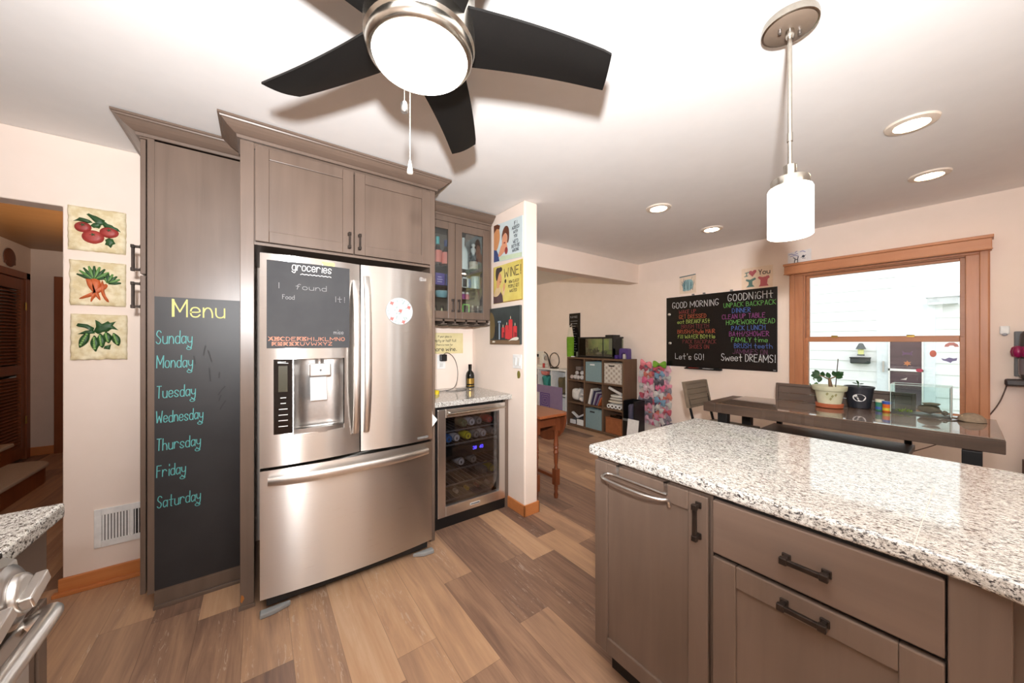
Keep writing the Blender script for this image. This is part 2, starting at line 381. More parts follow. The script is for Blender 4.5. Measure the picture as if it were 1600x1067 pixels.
        if sub:
            sb = o.modifiers.new('smooth', 'SUBSURF'); sb.levels = sub; sb.render_levels = sub
        return o
ROOT = {}
def thing(name, label, cat, loc=(0, 0, 0), group=None):
    o = bpy.data.objects.new(name, None); C.objects.link(o); o.location = loc; o.empty_display_size = 0.1
    ROOT[o] = Vector(loc); tag(o, label, cat, group); return o
def tag(o, label, cat, group=None):
    o['label'] = label; o['category'] = cat
    if group: o['group'] = group
    return o
def struct(o): o['kind'] = 'structure'; return o
def sroot(name, loc=(0, 0, 0)):
    o = bpy.data.objects.new(name, None); C.objects.link(o); o.location = loc; ROOT[o] = Vector(loc); o['kind'] = 'structure'; return o
def dup(root, label, loc, rotz=None, group=None):
    r = root.copy(); C.objects.link(r); r.location = loc; r['label'] = label
    if rotz is not None: r.rotation_euler = (0, 0, rotz)
    if group: r['group'] = group
    for ch in list(root.children):
        c = ch.copy(); C.objects.link(c); c.parent = r
        for g in list(ch.children):
            d = g.copy(); C.objects.link(d); d.parent = c
    return r
def chaikin(p, it=2):
    for _ in range(it):
        q = [p[0]]
        for a, b in zip(p[:-1], p[1:]):
            q.append(tuple(i * 0.75 + j * 0.25 for i, j in zip(a, b))); q.append(tuple(i * 0.25 + j * 0.75 for i, j in zip(a, b)))
        q.append(p[-1]); p = q
    return p
GL = {'a': '~4536160503122233 4642', 'b': '0902 ~0516364543321203', 'c': '~453616050312323 3', 'd': '4942 ~4536160503123243', 'e': '~04444536160503123243', 'f': '~48392816 2612 0636',
      'g': '~4536160503123243 ~4641302001', 'h': '0902 ~0516364442', 'i': '1612 1819', 'j': '~26211000 2829', 'k': '0902 360432', 'l': '1912', 'm': '0602 ~04162634 3432 ~34465664 6462', 'n': '0602 ~0416364442',
      'o': '~163645433212030516', 'p': '0600 ~0516364543321203', 'r': '0602 ~04163645', 's': '~453616051443321203', 't': '2923 ~232232 0646', 'u': '~0603123243 4642', 'v': '062246', 'w': '0612355266', 'x': '0642 4602',
      'y': '~0604133344 ~4641302001', 'z': '06460242',
      'A': '022942 1434', 'B': '0902 ~092938472606 ~06264543220 2', 'C': '~4839190704123243', 'D': '0902 ~092947442202', 'E': '49090242 0636', 'F': '490902 0636', 'G': '~4839190704123244 442544', 'H': '0902 4942 0646', 'I': '1912',
      'J': '~4944321203', 'K': '0902 490642', 'L': '090242', 'M': '0209346962', 'N': '02094249', 'O': '~193947443212040719', 'P': '0902 ~092938472605', 'R': '0902 ~092938472605 1542', 'S': '~48391907163544321203',
      'T': '0949 2922', 'U': '~0904123244 4449', 'V': '092249', 'W': '0912365269', 'Y': '092549 2522', 'X': '0942 4902', 'Z': '09490242', 'Q': '~193947443212040719 2442', '!': '1914 1213', "'": '1917', '/': '0239', ',': '1201', '?': '~07183938472524 2322', '-': '0535', '.': '1213', '+': '0545 2327'}
def glyph(ch):
    out = []; w = 0
    for st in GL.get(ch, '').replace(' ', '|').split('|'):
        sm = st.startswith('~'); st = st.lstrip('~')
        if len(st) % 2: st = st[:-1]
        p = [(int(st[i]), int(st[i + 1])) for i in range(0, len(st), 2)]
        if len(p) < 2: continue
        w = max(w, max(q[0] for q in p)); out.append(chaikin(p) if sm and len(p) > 2 else p)
    return out, w
def write(text, s0, t0, width, height, slant=0.0, jit=0.0):
    """polylines of text in a box: left end s0, baseline t0, total width, cap height"""
    L = []; x = 0
    for ch in text:
        if ch == ' ': x += 3; continue
        g, w = glyph(ch); jy = R.uniform(-jit, jit)
        for p in g: L.append([(x + a + slant * (b - 2), b - 2 + jy) for a, b in p])
        x += w + 1.6
    x = max(x - 1.6, 1)
    return [[(s0 + a / x * width, t0 + b / 7 * height) for a, b in p] for p in L]
def mwrite(text, c, t0, height, adv=0.135, **k):
    n = sum((3 if ch == ' ' else glyph(ch)[1] + 1.6) for ch in text) - 1.6; wdt = n * height * adv
    return write(text, c - wdt / 2, t0, wdt, height, **k)
def rect(s0, s1, t0, t1): return [(s0, t0), (s1, t0), (s1, t1), (s0, t1)]
def ell(cx, cy, rx, ry, n=20, a0=0.0): return [(cx + rx * math.cos(2 * math.pi * i / n) * math.cos(a0) - ry * math.sin(2 * math.pi * i / n) * math.sin(a0), cy + rx * math.cos(2 * math.pi * i / n) * math.sin(a0) + ry * math.sin(2 * math.pi * i / n) * math.cos(a0)) for i in range(n)]
def blob(pts, it=2): return chaikin(pts + [pts[0]], it)[:-1]
def crown(name, mat, path, prof, parent):
    P = [Vector((p[0], p[1])) for p in path]; n = len(P); b = B()
    nor = []
    for i in range(n - 1):
        d = (P[i + 1] - P[i]).normalized(); nor.append(Vector((d.y, -d.x)))
    rows = []
    for i in range(n):
        if i == 0: m = nor[0]
        elif i == n - 1: m = nor[-1]
        else:
            m = nor[i - 1] + nor[i]; m = m / (m.length_squared / 2)
        rows.append([(P[i].x + m.x * o, P[i].y + m.y * o, z) for o, z in prof])
    k = len(prof); vs = [v for r in rows for v in r]; fs = []
    for i in range(n - 1):
        for j in range(k):
            j2 = (j + 1) % k; fs.append((i * k + j, i * k + j2, (i + 1) * k + j2, (i + 1) * k + j))
    fs.append(tuple(range(k))); fs.append(tuple((n - 1) * k + j for j in range(k))[::-1])
    b.add(vs, fs); return b.build(name, mat, parent)
PROF = [(0, 2.362), (0.012, 2.362), (0.014, 2.376), (0.022, 2.379), (0.034, 2.386), (0.046, 2.394), (0.057, 2.404), (0.066, 2.414), (0.072, 2.416), (0.075, 2.422), (0.082, 2.424), (0.082, 2.434), (0, 2.434)]
def shaker_y(b, x0, x1, z0, z1, yf, th=0.02, st=0.058, dep=0.009):
    """shaker door whose face looks to -y"""
    b.box(x0, x0 + st, yf, yf + th, z0, z1); b.box(x1 - st, x1, yf, yf + th, z0, z1)
    b.box(x0 + st, x1 - st, yf, yf + th, z0, z0 + st); b.box(x0 + st, x1 - st, yf, yf + th, z1 - st, z1)
    b.box(x0 + st - 0.004, x1 - st + 0.004, yf + dep, yf + th - 0.002, z0 + st - 0.004, z1 - st + 0.004)
def shaker_x(b, y0, y1, z0, z1, xf, th=0.02, st=0.058, dep=0.009):
    b.box(xf, xf + th, y0, y0 + st, z0, z1); b.box(xf, xf + th, y1 - st, y1, z0, z1)
    b.box(xf, xf + th, y0 + st, y1 - st, z0, z0 + st); b.box(xf, xf + th, y0 + st, y1 - st, z1 - st, z1)
    b.box(xf + dep, xf + th - 0.002, y0 + st - 0.004, y1 - st + 0.004, z0 + st - 0.004, z1 - st + 0.004)
def pull(c, along, out, L=0.10, parent=None, name='handle', proj=0.030, w=0.011):
    """bar pull: c on the door face, bar direction along, standing off towards out"""
    c = Vector(c); a = Vector(along).normalized(); o = Vector(out).normalized(); s = a.cross(o)
    m = Matrix((a, s, o)).transposed(); b = B()
    b.obox(c + o * (proj - 0.005), (L + 0.012, w, 0.010), m)
    for k in (-1, 1):
        e = c + a * k * L / 2
        b.obox(e + o * proj * 0.45, (0.011, w, proj * 0.9), m); b.obox(e + o * 0.003, (0.019, w + 0.006, 0.006), m)
        b.obox(e + o * (proj - 0.004), (0.017, w + 0.004, 0.013), m)
    return b.build(name, M['pull'], parent, bevel=0.002)
GL.update({'3': '~08193948362636454332 1203'.replace(' ', ''), '8': '~26171839484736261604123243453626', '4': '3932 390444', '0': '~193947443212040719'})
GL['B'] = '0902 ~092938472606 ~062645432202'; GL['c'] = '~4536160503123243'
def FY(x0, y, z0): return lambda s, t, d: (x0 + s, y - d, z0 + t)
def FX(x, y0, z0): return lambda s, t, d: (x - d, y0 - s, z0 + t)

# ------------------------------------------------------------------ setting
struct(B().box(-3.6, 4.5, -3.0, 7.2, -0.06, 0).build('floor', M['floor']))
struct(B().box(-2.1, 4.5, -3.0, 2.95, 2.44, 2.52).box(1.6, 4.5, 2.95, 6.2, 2.44, 2.52).build('ceiling', M['ceil']))
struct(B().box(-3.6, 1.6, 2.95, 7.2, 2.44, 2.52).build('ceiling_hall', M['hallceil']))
b = B().ext([(-2.1, 0), (-1.75, 0), (-1.75, 2.068), (-0.845, 2.068), (-0.845, 0), (1.78, 0), (1.78, 2.44), (-2.1, 2.44)], lambda p, a: (p[0], a, p[1]), 2.9, 3.02)
struct(b.build('wall_back', M['wall'], bevel=0.006))
struct(B().box(1.65, 1.78, 2.09, 2.9, 0, 2.44).build('wall_partition', M['wall'], bevel=0.012))
struct(B().box(1.78, 4.35, 2.9, 3.06, 2.172, 2.44).build('wall_nook_header', M['wall'], bevel=0.006))
b = B(); WX0, WX1 = 4.35, 4.5
b.box(WX0, WX1, -3.0, 0.03, 0, 2.44); b.box(WX0, WX1, 1.11, 6.2, 0, 2.44); b.box(WX0, WX1, 0.03, 1.11, 0, 0.72); b.box(WX0, WX1, 0.03, 1.11, 2.03, 2.44)
struct(b.build('wall_right', M['wall']))
struct(B().box(1.6, 4.5, 6.0, 6.15, 0, 2.44).build('wall_nook_far', M['nookwall']))
struct(B().box(1.62, 1.78, 3.02, 6.0, 0, 2.44).build('wall_nook_left', M['nookwall']))
# behind the camera
b = B(); b.box(-2.1, 1.45, -3.0, -2.85, 0, 2.44); b.box(2.35, 4.5, -3.0, -2.85, 0, 2.44); b.box(1.45, 2.35, -3.0, -2.85, 2.08, 2.44); b.box(1.45, 2.35, -3.0, -2.85, 0, 0.25); b.box(1.80, 2.0, -3.0, -2.85, 0.25, 2.08)
struct(b.build('wall_front', M['wall']))
b = B(); b.box(-1.25, -1.1, -3.0, 1.5, 0, 2.44); b.box(-2.1, -1.25, 1.38, 1.5, 0, 2.44); b.box(-2.1, -1.95, 1.5, 2.9, 0, 2.44)
struct(b.build('wall_left', M['wall']))
# hall
struct(B().box(-2.32, -0.6, 6.63, 6.75, 0, 2.44).build('wall_hall_far', M['hallwall']))
b = B(); b.box(-2.3, -2.17, 5.55, 5.80, 0, 2.44); b.box(-2.3, -2.17, 6.57, 6.63, 0, 2.44); b.box(-2.3, -2.17, 5.80, 6.57, 2.13, 2.44)
struct(b.build('wall_hall_left', M['hallwall']))
struct(B().box(-0.75, -0.6, 3.02, 6.63, 0, 2.44).build('wall_hall_right', M['hallwall']))
struct(B().box(-3.6, -3.45, 3.02, 5.55, 0, 2.44).box(-3.6, -2.3, 5.56, 5.62, 0, 2.44).box(-3.6, -2.1, 2.9, 3.02, 0, 2.44).build('wall_stairwell', M['hallwall']))
# skirting
def skirt(b, x0, x1, y0, y1):
    b.box(x0, x1, y0, y1, 0, 0.092)
b = B(); b.box(-0.857, -0.44, 2.884, 2.9, 0, 0.09); b.box(-0.875, -0.44, 2.866, 2.9, 0, 0.022)
struct(b.build('baseboard_back', M['oakx'], bevel=0.005))
b = B(); b.box(1.638, 1.65, 2.078, 2.32, 0, 0.088); b.box(1.638, 1.792, 2.078, 2.09, 0, 0.088); b.box(1.78, 1.792, 2.078, 2.9, 0, 0.088)
struct(b.build('baseboard_partition', M['oakx'], bevel=0.004))
b = B(); b.box(4.336, 4.35, -2.85, 6.0, 0, 0.09)
struct(b.build('baseboard_right', M['oakh'], bevel=0.004))
struct(B().box(-2.17, -0.75, 6.616, 6.63, 0, 0.1).build('baseboard_hall', M['oakx'], bevel=0.004))
struct(B().box(-1.99, -1.90, 6.60, 6.63, 0, 2.13).build('trim_1', M['hallwood'], bevel=0.004))

# louvred closet door in the hall
d = sroot('door_1', (-2.17, 6.2, 0))
b = B(); b.box(-2.2, -2.155, 6.50, 6.58, 0, 2.135); b.box(-2.2, -2.155, 5.74, 5.81, 0, 2.135); b.box(-2.2, -2.155, 5.74, 6.58, 2.06, 2.135)
b.build('door_frame', M['hallwood'], d, bevel=0.004)
b = B(); yA, yB = 5.82, 6.49
for y0, y1 in ((yA, yA + 0.07), (yB - 0.07, yB)): b.box(-2.20, -2.168, y0, y1, 0.03, 2.05)
for z0, z1 in ((0.03, 0.16), (0.98, 1.08), (1.93, 2.05)): b.box(-2.20, -2.168, yA + 0.07, yB - 0.07, z0, z1)
z = 0.175
while z < 1.925:
    if not 0.96 < z < 1.08: b.obox((-2.186, (yA + yB) / 2, z), (0.036, yB - yA - 0.14, 0.008), Matrix.Rotation(rad(38), 3, 'Y'))
    z += 0.036
b.build('louvre_leaf', M['hallwood'], d)
for z in (0.45, 1.75): B().cyl((-2.158, 6.497, z - 0.045), (-2.158, 6.497, z + 0.045), 0.008).build('hinge', M['gold'], d)
tag(B().ball((-2.16, 6.18, 2.25), (0.016, 0.11, 0.10), 14, 8).box(-2.166, -2.152, 6.09, 6.27, 2.18, 2.22).build('wall_plaque', flat((110, 62, 40)), smooth=40, loc=(-2.16, 6.18, 2.25)), 'dark brown carved wall plaque above the louvred closet door', 'plaque')

struct(B().box(-2.9, -2.85, 5.62, 6.9, 0, 2.44).box(-2.9, -2.3, 6.75, 6.9, 0, 2.44).build('wall_closet', M['hallwall']))
# carpeted stairs in the hall
st = thing('carpeted_stairs', 'beige carpeted stair steps with dark wooden risers in the hallway', 'stairs', (-1.7, 5.0, 0))
for i in range(4):
    x1 = -1.63 - i * 0.27; z1 = 0.185 * (i + 1)
    r = B()
    if i == 0: pl = [(x1, 4.45), (x1, 5.28)] + [(x1 - 0.2 + 0.2 * math.cos(a), 5.28 + 0.2 * math.sin(a)) for a in [k * math.pi / 12 for k in range(1, 7)]] + [(-2.15, 5.48), (-2.15, 4.45)]
    else: pl = [(x1, 4.45), (x1, 5.52), (x1 - 0.3, 5.52), (x1 - 0.3, 4.45)]
    B().prism([(p[0] - 0.02, p[1]) for p in pl], 0.001 if i == 0 else z1 - 0.185, z1 - 0.035).build('riser', M['hallwood'], st)
    B().prism(pl, z1 - 0.035, z1).build('tread', M['carpet'], st, bevel=0.012, seg=3)
np_ = thing('newel_post', 'dark wood stair post beside the carpeted steps', 'post', (-1.68, 4.3, 0))
B().box(-1.90, -1.615, 4.28, 4.44, 0, 0.93).build('post_body', flat((92, 50, 26), 0.4), np_, bevel=0.006)
B().box(-1.92, -1.600, 4.265, 4.45, 0.93, 0.955).build('post_cap', flat((110, 62, 34), 0.4), np_, bevel=0.006)

# window
w = sroot('window_1', (4.35, 0.57, 0.72)); YL, YR = 1.06, 0.075
b = B(); b.box(4.325, 4.36, 1.055, 1.165, 0.66, 2.0); b.box(4.325, 4.36, -0.026, 0.085, 0.66, 2.0); b.box(4.325, 4.36, -0.026, 1.165, 2.0, 2.06)
b.build('casing', M['oak'], w, bevel=0.004)
b = B(); b.box(4.315, 4.335, 1.118, 1.160, 0.66, 2.05); b.box(4.315, 4.335, -0.022, 0.022, 0.66, 2.05)
b.build('casing_band', M['oak'], w, bevel=0.006)
b = B(); b.box(4.35, 4.5, 1.045, 1.075, 0.72, 2.03); b.box(4.35, 4.5, 0.055, 0.085, 0.72, 2.03); b.box(4.35, 4.5, 0.085, 1.045, 1.995, 2.03); b.box(4.35, 4.5, 0.085, 1.045, 0.72, 0.735)
b.build('jamb', M['oak'], w)
B().box(4.30, 4.36, -0.05, 1.19, 0.69, 0.72).build('sill', M['oakh'], w, bevel=0.005)
b = B(); b.box(4.40, 4.43, 1.022, 1.05, 1.36, 2.0); b.box(4.40, 4.43, 0.08, 0.112, 1.36, 2.0); b.box(4.40, 4.43, 0.112, 1.022, 1.975, 2.0); b.box(4.40, 4.43, 0.112, 1.022, 1.362, 1.395)
us = b.build('upper_sash', M['oakh'], w, bevel=0.003)
B().box(4.413, 4.417, 0.112, 1.022, 1.395, 1.975).build('pane', M['glass'], us)
b = B(); b.box(4.365, 4.395, 1.022, 1.05, 0.735, 1.385); b.box(4.365, 4.395, 0.08, 0.112, 0.735, 1.385); b.box(4.365, 4.395, 0.112, 1.022, 1.345, 1.385); b.box(4.365, 4.395, 0.112, 1.022, 0.735, 0.785)
ls = b.build('lower_sash', M['oakh'], w, bevel=0.003)
B().box(4.378, 4.382, 0.112, 1.022, 0.785, 1.345).build('pane', M['glass'], ls)
for y in (0.83, 0.36): B().box(4.355, 4.395, y - 0.022, y + 0.022, 1.385, 1.395).cyl((4.37, y - 0.02, 1.398), (4.37, y + 0.024, 1.400), 0.005).build('sash_lock', M['gold'], us)
b = B(); b.box(4.235, 4.35, -0.034, 1.182, 2.015, 2.095); b.box(4.228, 4.35, -0.042, 1.190, 2.095, 2.118); b.box(4.230, 4.24, -0.038, 1.186, 2.010, 2.020)
b.build('valance_box', M['oakh'], w, bevel=0.004)
for nm, y, z, pts, c in (('rainbow', 0.151, 1.318, [(-.036, -.012), (-.03, .008), (-.012, .022), (.012, .022), (.03, .008), (.036, -.012), (.016, -.012), (.008, -.002), (-.008, -.002), (-.016, -.012)], (206, 128, 118)),
                         ('orange_fish', 0.243, 1.25, ell(0, 0, .018, .028, 12) , (214, 104, 72)),
                         ('striped_fish', 0.163, 1.205, [(-.04, .01), (-.02, .004), (0, .018), (.022, .01), (.04, .016), (.036, -.006), (.016, -.012), (.008, -.026), (-.01, -.014), (-.03, -.008)], (130, 120, 170)),
                         ('crab', 0.38, 1.251, [(-.03, .02), (-.016, .004), (.016, .004), (.03, .02), (.024, -.006), (.03, -.022), (.012, -.012), (-.012, -.012), (-.03, -.022), (-.024, -.006)], (116, 84, 120)),
                         ('flower', 0.38, 1.165, [(math.cos(a) * r, math.sin(a) * r) for a, r in [(i * math.pi / 6, .024 if i % 2 else .012) for i in range(12)]], (222, 150, 92)),
                         ('pink_shell', 0.314, 1.111, ell(0, 0, .020, .015, 12), (204, 66, 96)),
                         ('white_bird', 0.398, 1.035, [(-.02, -.008), (.0, .0), (.018, .012), (.012, -.01)], (244, 244, 244))):
    o = B().ext(pts, lambda p, a: (4.378 - a, -p[0] + y, z + p[1]), 0.0005, 0.0045).build('window_cling', flat(c, 0.4), loc=(4.378, y, z))
    tag(o, {'rainbow': 'small rainbow shaped cling high on the window glass', 'orange_fish': 'orange fish cling on the lower window pane', 'striped_fish': 'blue and violet fish cling below the rainbow on the glass', 'crab': 'plum coloured crab cling on the window glass', 'flower': 'tan flower shaped cling under the crab on the glass', 'pink_shell': 'pink shell cling on the glass above the small tank', 'white_bird': 'small white bird cling on the lower glass'}[nm], 'sticker', 'clings on the window glass')

# outside: neighbouring house
h = thing('neighboring_house', 'white clapboard house wall seen through the window', 'house', (9.5, 1.0, -0.4))
b = B()
for i in range(26):
    z = -0.4 + i * 0.196; b.ext([(9.5, z), (9.485, z), (9.498, z + 0.196), (9.6, z + 0.196), (9.6, z)], lambda p, a: (p[0], a, p[1]), -4.0, 9.0)
b.build('siding', M['siding'], h)
b = B(); b.box(9.44, 9.49, 1.044, 1.20, -0.4, 1.42); b.box(9.44, 9.49, 0.50, 0.635, -0.4, 1.42); b.box(9.44, 9.49, 0.50, 1.20, 1.42, 2.0)
b.build('door_trim', flat((226, 236, 242)), h)
dr = B().box(9.43, 9.46, 0.635, 1.044, -0.3, 1.42).build('storm_door', M['mauve'], h)
B().box(9.41, 9.43, 0.63, 1.05, 0.81, 0.85).box(9.41, 9.43, 0.63, 0.65, -0.3, 1.42).box(9.41, 9.43, 1.03, 1.05, -0.3, 1.42).build('crossbar', M['white'], dr)
B().box(9.40, 9.43, 1.10, 1.125, 0.78, 0.98).build('door_handle', M['silver'], dr)
B().box(9.30, 9.49, 0.26, 0.58, 1.98, 2.10).ext([(9.28, 2.10), (9.49, 2.10), (9.49, 2.19)], lambda p, a: (p[0], a, p[1]), 0.24, 0.60).build('door_hood', flat((206, 212, 216)), h)
mb = thing('mailbox', 'dark grey mailbox on the white siding outside', 'mailbox', (9.42, 1.42, 0.93))
B().box(9.36, 9.484, 1.286, 1.56, 0.92, 1.03).build('box', flat((48, 56, 58)), mb, bevel=0.02); B().box(9.35, 9.484, 1.28, 1.566, 1.02, 1.045).build('lid', flat((40, 48, 50)), mb, bevel=0.008)
ln = thing('wall_lantern', 'small grey wall lantern above the mailbox outside', 'lantern', (9.4, 1.41, 1.07))
B().lathe([(0.05, 1.075), (0.055, 1.09), (0.05, 1.10)], (9.4, 1.41, 0), 12).build('base', flat((84, 92, 92)), ln)
B().lathe([(0.075, 1.20), (0.05, 1.26), (0.03, 1.31), (0.0, 1.32)], (9.4, 1.41, 0), 12).build('cap', flat((84, 92, 92)), ln)
B().lathe([(0.04, 1.10), (0.045, 1.20)], (9.4, 1.41, 0), 12).build('lantern_glass', flat((226, 226, 150)), ln)
tag(B().box(4.6, 14, -8, 12, -0.45, -0.40).build('lawn', M['lawn'], loc=(9, 2, -0.4)), 'green lawn outside the window', 'lawn')
bush = thing('garden_bush', 'light green bush outside at the window corner', 'bush', (8.6, 2.12, -0.4))
b = B()
for i in range(420):
    a = R.uniform(0, 6.283); r = math.sqrt(R.random()) * 0.36; z = -0.36 + R.random() ** 0.7 * 1.12 * (1 - 0.4 * (r / 0.36) ** 2)
    p = Vector((8.6 + r * math.cos(a) * 0.8, 2.12 + r * math.sin(a), z)); q = Vector((R.uniform(-1, 1), R.uniform(-1, 1), R.uniform(-.3, 1))).normalized(); o2 = q.orthogonal().normalized() * 0.03
    b.add([p - o2, p + q * 0.05, p + o2, p - q * 0.02], [(0, 1, 2, 3)])
b.build('foliage', M['leaf'], bush); B().cyl((8.6, 2.12, -0.4), (8.6, 2.12, 0.1), 0.03).build('stem', M['stem'], bush)

# recessed ceiling lights
for i, (x, y, lb) in enumerate(((2.634, 0.215, 'largest recessed downlight to the right of the pendant lamp'), (3.54, 0.212, 'recessed downlight above the window, closest to the window valance'), (2.632, 1.57, 'recessed downlight between partition wall and pendant, nearer the fan'), (3.541, 1.56, 'recessed downlight above the black message board'))):
    t = thing('recessed_light', lb, 'ceiling light', (x, y, 2.44), 'recessed downlights in the ceiling')
    B().lathe([(0.060, 2.434), (0.064, 2.427), (0.092, 2.431), (0.096, 2.44), (0.06, 2.44), (0.060, 2.434)], (x, y, 0), 36).build('trim_ring', flat((236, 222, 206)), t, smooth=40)
    B().lathe([(0.0, 2.4345), (0.06, 2.4345)], (x, y, 0), 32).build('lens', M['canlens'], t)

# ------------------------------------------------------------------ ceiling fan
FX0, FY0 = 0.375, 0.955
fan = thing('ceiling_fan', 'brushed nickel ceiling fan with black blades and lit round glass', 'ceiling fan', (FX0, FY0, 2.44))
b = B(); b.lathe([(0.09, 2.438), (0.11, 2.40), (0.115, 2.37), (0.148, 2.362), (0.154, 2.352), (0.154, 2.192), (0.148, 2.184)], (FX0, FY0, 0), 48)
b.build('motor_housing', M['nickel'], fan, smooth=35)
B().lathe([(0.148, 2.1835), (0.150, 2.178), (0.147, 2.165), (0.142, 2.158), (0.134, 2.155)], (FX0, FY0, 0), 48).build('light_ring', M['nickel'], fan, smooth=35)
b = B(); b.lathe([(0.134, 2.158), (0.128, 2.145), (0.10, 2.134), (0.05, 2.129), (0.0, 2.128)], (FX0, FY0, 0), 40)
b.build('glass_diffuser', M['lampglass'], fan, smooth=60)
for k in range(5):
    a = rad(-25.5 + 72 * k); ca, sa = math.cos(a), math.sin(a); b = B()
    n = 12; top = []; bot = []
    for i in range(n + 1):
        u = i / n; r = 0.12 + u * 0.47
        off = 0.035 * u * u                                     # gentle sweep
        hw = 0.082 - 0.024 * u + 0.0 * u
        for sgn, lst in ((1, top), (-1, bot)):
            q = off + sgn * hw; rr = r + (0.012 * sgn * u if i == n else 0)
            lst.append((rr, q))
    def P(r, q, dz): return (FX0 + r * ca - q * sa, FY0 + r * sa + q * ca, 2.235 - q * 0.20 + dz)
    m = 6
    def sf(u, v, dz):
        i = min(int(u * n), n - 1); f = u * n - i
        t0 = [top[i][j] * (1 - f) + top[i + 1][j] * f for j in (0, 1)]; b0 = [bot[i][j] * (1 - f) + bot[i + 1][j] * f for j in (0, 1)]
        r = t0[0] * v + b0[0] * (1 - v); q = t0[1] * v + b0[1] * (1 - v)
        return P(r, q, dz - 0.008 * math.sin(math.pi * v))
    b.surf(lambda u, v: sf(u, v, 0), n, m); b.surf(lambda u, v: sf(u, v, 0.007), n, m)
    e = [(i, 0) for i in range(n)] ; W1 = n + 1
    tot = W1 * (m + 1)
    per = [i for i in range(W1)] + [j * W1 + n for j in range(1, m + 1)] + [m * W1 + i for i in range(n - 1, -1, -1)] + [j * W1 for j in range(m - 1, 0, -1)]
    for i in range(len(per)):
        p, q = per[i], per[(i + 1) % len(per)]; b.f.append([p, q, q + tot, p + tot]); b.mi.append(0)
    bl = b.build('blade', M['steelblade'], fan, smooth=40)
# pull chains
def chain(x, y, z0, z1):
    b = B(); b.tube([(x, y, z0), (x, y, z1)], 0.0011, 6); z = z0
    while z > z1: b.ball((x, y, z), 0.0018, 6, 4); z -= 0.012
    return b
px, py = 0.375, 1.095
b = chain(px, py, 2.165, 2.115); c1 = b.build('pull_chain', M['silver'], fan)
B().lathe([(0.004, 2.118), (0.011, 2.108), (0.012, 2.085), (0.009, 2.080)], (px, py, 0), 14).build('chain_bell', M['silver'], c1, smooth=40)
px, py = 0.395, 1.10
c2 = chain(px, py, 2.165, 1.925).build('pull_chain', M['offwhite'], fan)
B().lathe([(0.003, 1.935), (0.006, 1.92), (0.0095, 1.898), (0.009, 1.893), (0.0, 1.892)], (px, py, 0), 14).build('chain_pendant', M['offwhite'], c2, smooth=40)

# pendant lamp
PX, PY = 1.463, 0.392
pd = thing('pendant_lamp', 'lit white glass pendant lamp on nickel rod above the island', 'pendant lamp', (PX, PY, 2.44))
B().lathe([(0.078, 2.44), (0.080, 2.43), (0.079, 2.417), (0.074, 2.415)], (PX, PY, 0), 40).build('canopy', M['nickel'], pd, smooth=40)
B().lathe([(0.074, 2.416), (0.070, 2.4135), (0.02, 2.410), (0.0, 2.409)], (PX, PY, 0), 40).build('canopy_plate', flat((120, 104, 90), 0.35), pd, smooth=40)
for k in (-1, 1): B().lathe([(0.005, 2.413), (0.0055, 2.398), (0.0, 2.396)], (PX + k * 0.028, PY - k * 0.020, 0), 10).build('canopy_screw', M['silver'], pd, smooth=40)
B().lathe([(0.012, 2.411), (0.013, 2.39), (0.008, 2.38)], (PX, PY, 0), 14).cyl((PX, PY, 2.39), (PX, PY, 1.945), 0.0065).lathe([(0.008, 2.06), (0.0085, 2.03)], (PX, PY, 0), 12).build('rod', M['nickel'], pd, smooth=40)
B().lathe([(0.018, 1.948), (0.018, 1.905), (0.052, 1.903), (0.054, 1.897), (0.054, 1.876), (0.050, 1.872)], (PX, PY, 0), 32).build('shade_holder', M['nickel'], pd, smooth=35)
B().lathe([(0.05, 1.873), (0.060, 1.871), (0.063, 1.864), (0.063, 1.708), (0.059, 1.705), (0.057, 1.708), (0.057, 1.86)], (PX, PY, 0), 32).build('glass_shade', M['pendglass'], pd, smooth=35)
# ------------------------------------------------------------------ chalkboard pantry
pc = thing('pantry_cabinet', 'tall taupe pantry cabinet with a chalk menu panel on its side', 'cabinet', (-0.28, 2.68, 0))
b = B(); b.box(-0.449, -0.079, 2.464, 2.88, 0.085, 2.365); b.box(-0.426, -0.079, 2.464, 2.88, 0, 0.085)
b.build('body', M['cab'], pc, bevel=0.002)
b = B(); b.ext([(-0.428, 0), (-0.079, 0), (-0.079, 0.020), (-0.428, 0.020)], lambda p, a: (p[0], a, p[1]), 2.452, 2.464)
b.build('shoe_molding', M['cabx'], pc, bevel=0.003)
b = B(); b.box(-0.449, -0.424, 2.460, 2.464, 0.085, 2.365); b.build('face_edge', M['cab'], pc)
chk = B().box(-0.424, -0.080, 2.4615, 2.4638, 0.095, 1.575).build('chalk_panel', M['chalk'], pc)
F = FY(0, 2.4613, 0); b = B()
b.strokes(write('Menu', -0.358, 1.477, 0.205, 0.088, 0.0, 0.05), F, 0.0065)
b.strokes([[(-0.356, 1.479), (-0.356, 1.562)]], F, 0.010)
b.build('lettering', CH_YEL, chk)
for wd, s0, s1, z, hh in (('Sunday', -0.418, -0.285, 1.337, .066), ('Monday', -0.416, -0.283, 1.215, .062), ('Tuesday', -0.416, -0.272, 1.062, .060), ('Wednesday', -0.418, -0.242, 0.937, .058), ('Thursday', -0.416, -0.252, 0.797, .058), ('Friday', -0.416, -0.31, 0.663, .058), ('Saturday', -0.414, -0.252, 0.507, .058)):
    b = B(); L = write(wd, s0, z, s1 - s0, hh, 0.06, 0.18); b.strokes(L, F, 0.0036)
    c0 = (s1 - 0.012, z - hh * 0.36); b.strokes([[(c0[0] + 0.011 * math.cos(q) * (1 - k * 0.03), c0[1] + 0.009 * math.sin(q) * (1 - k * 0.03)) for k, q in [(k, 0.6 - k * 0.5) for k in range(15)]]], F, 0.003); b.build('lettering', CH_TEAL, chk)
b = B()
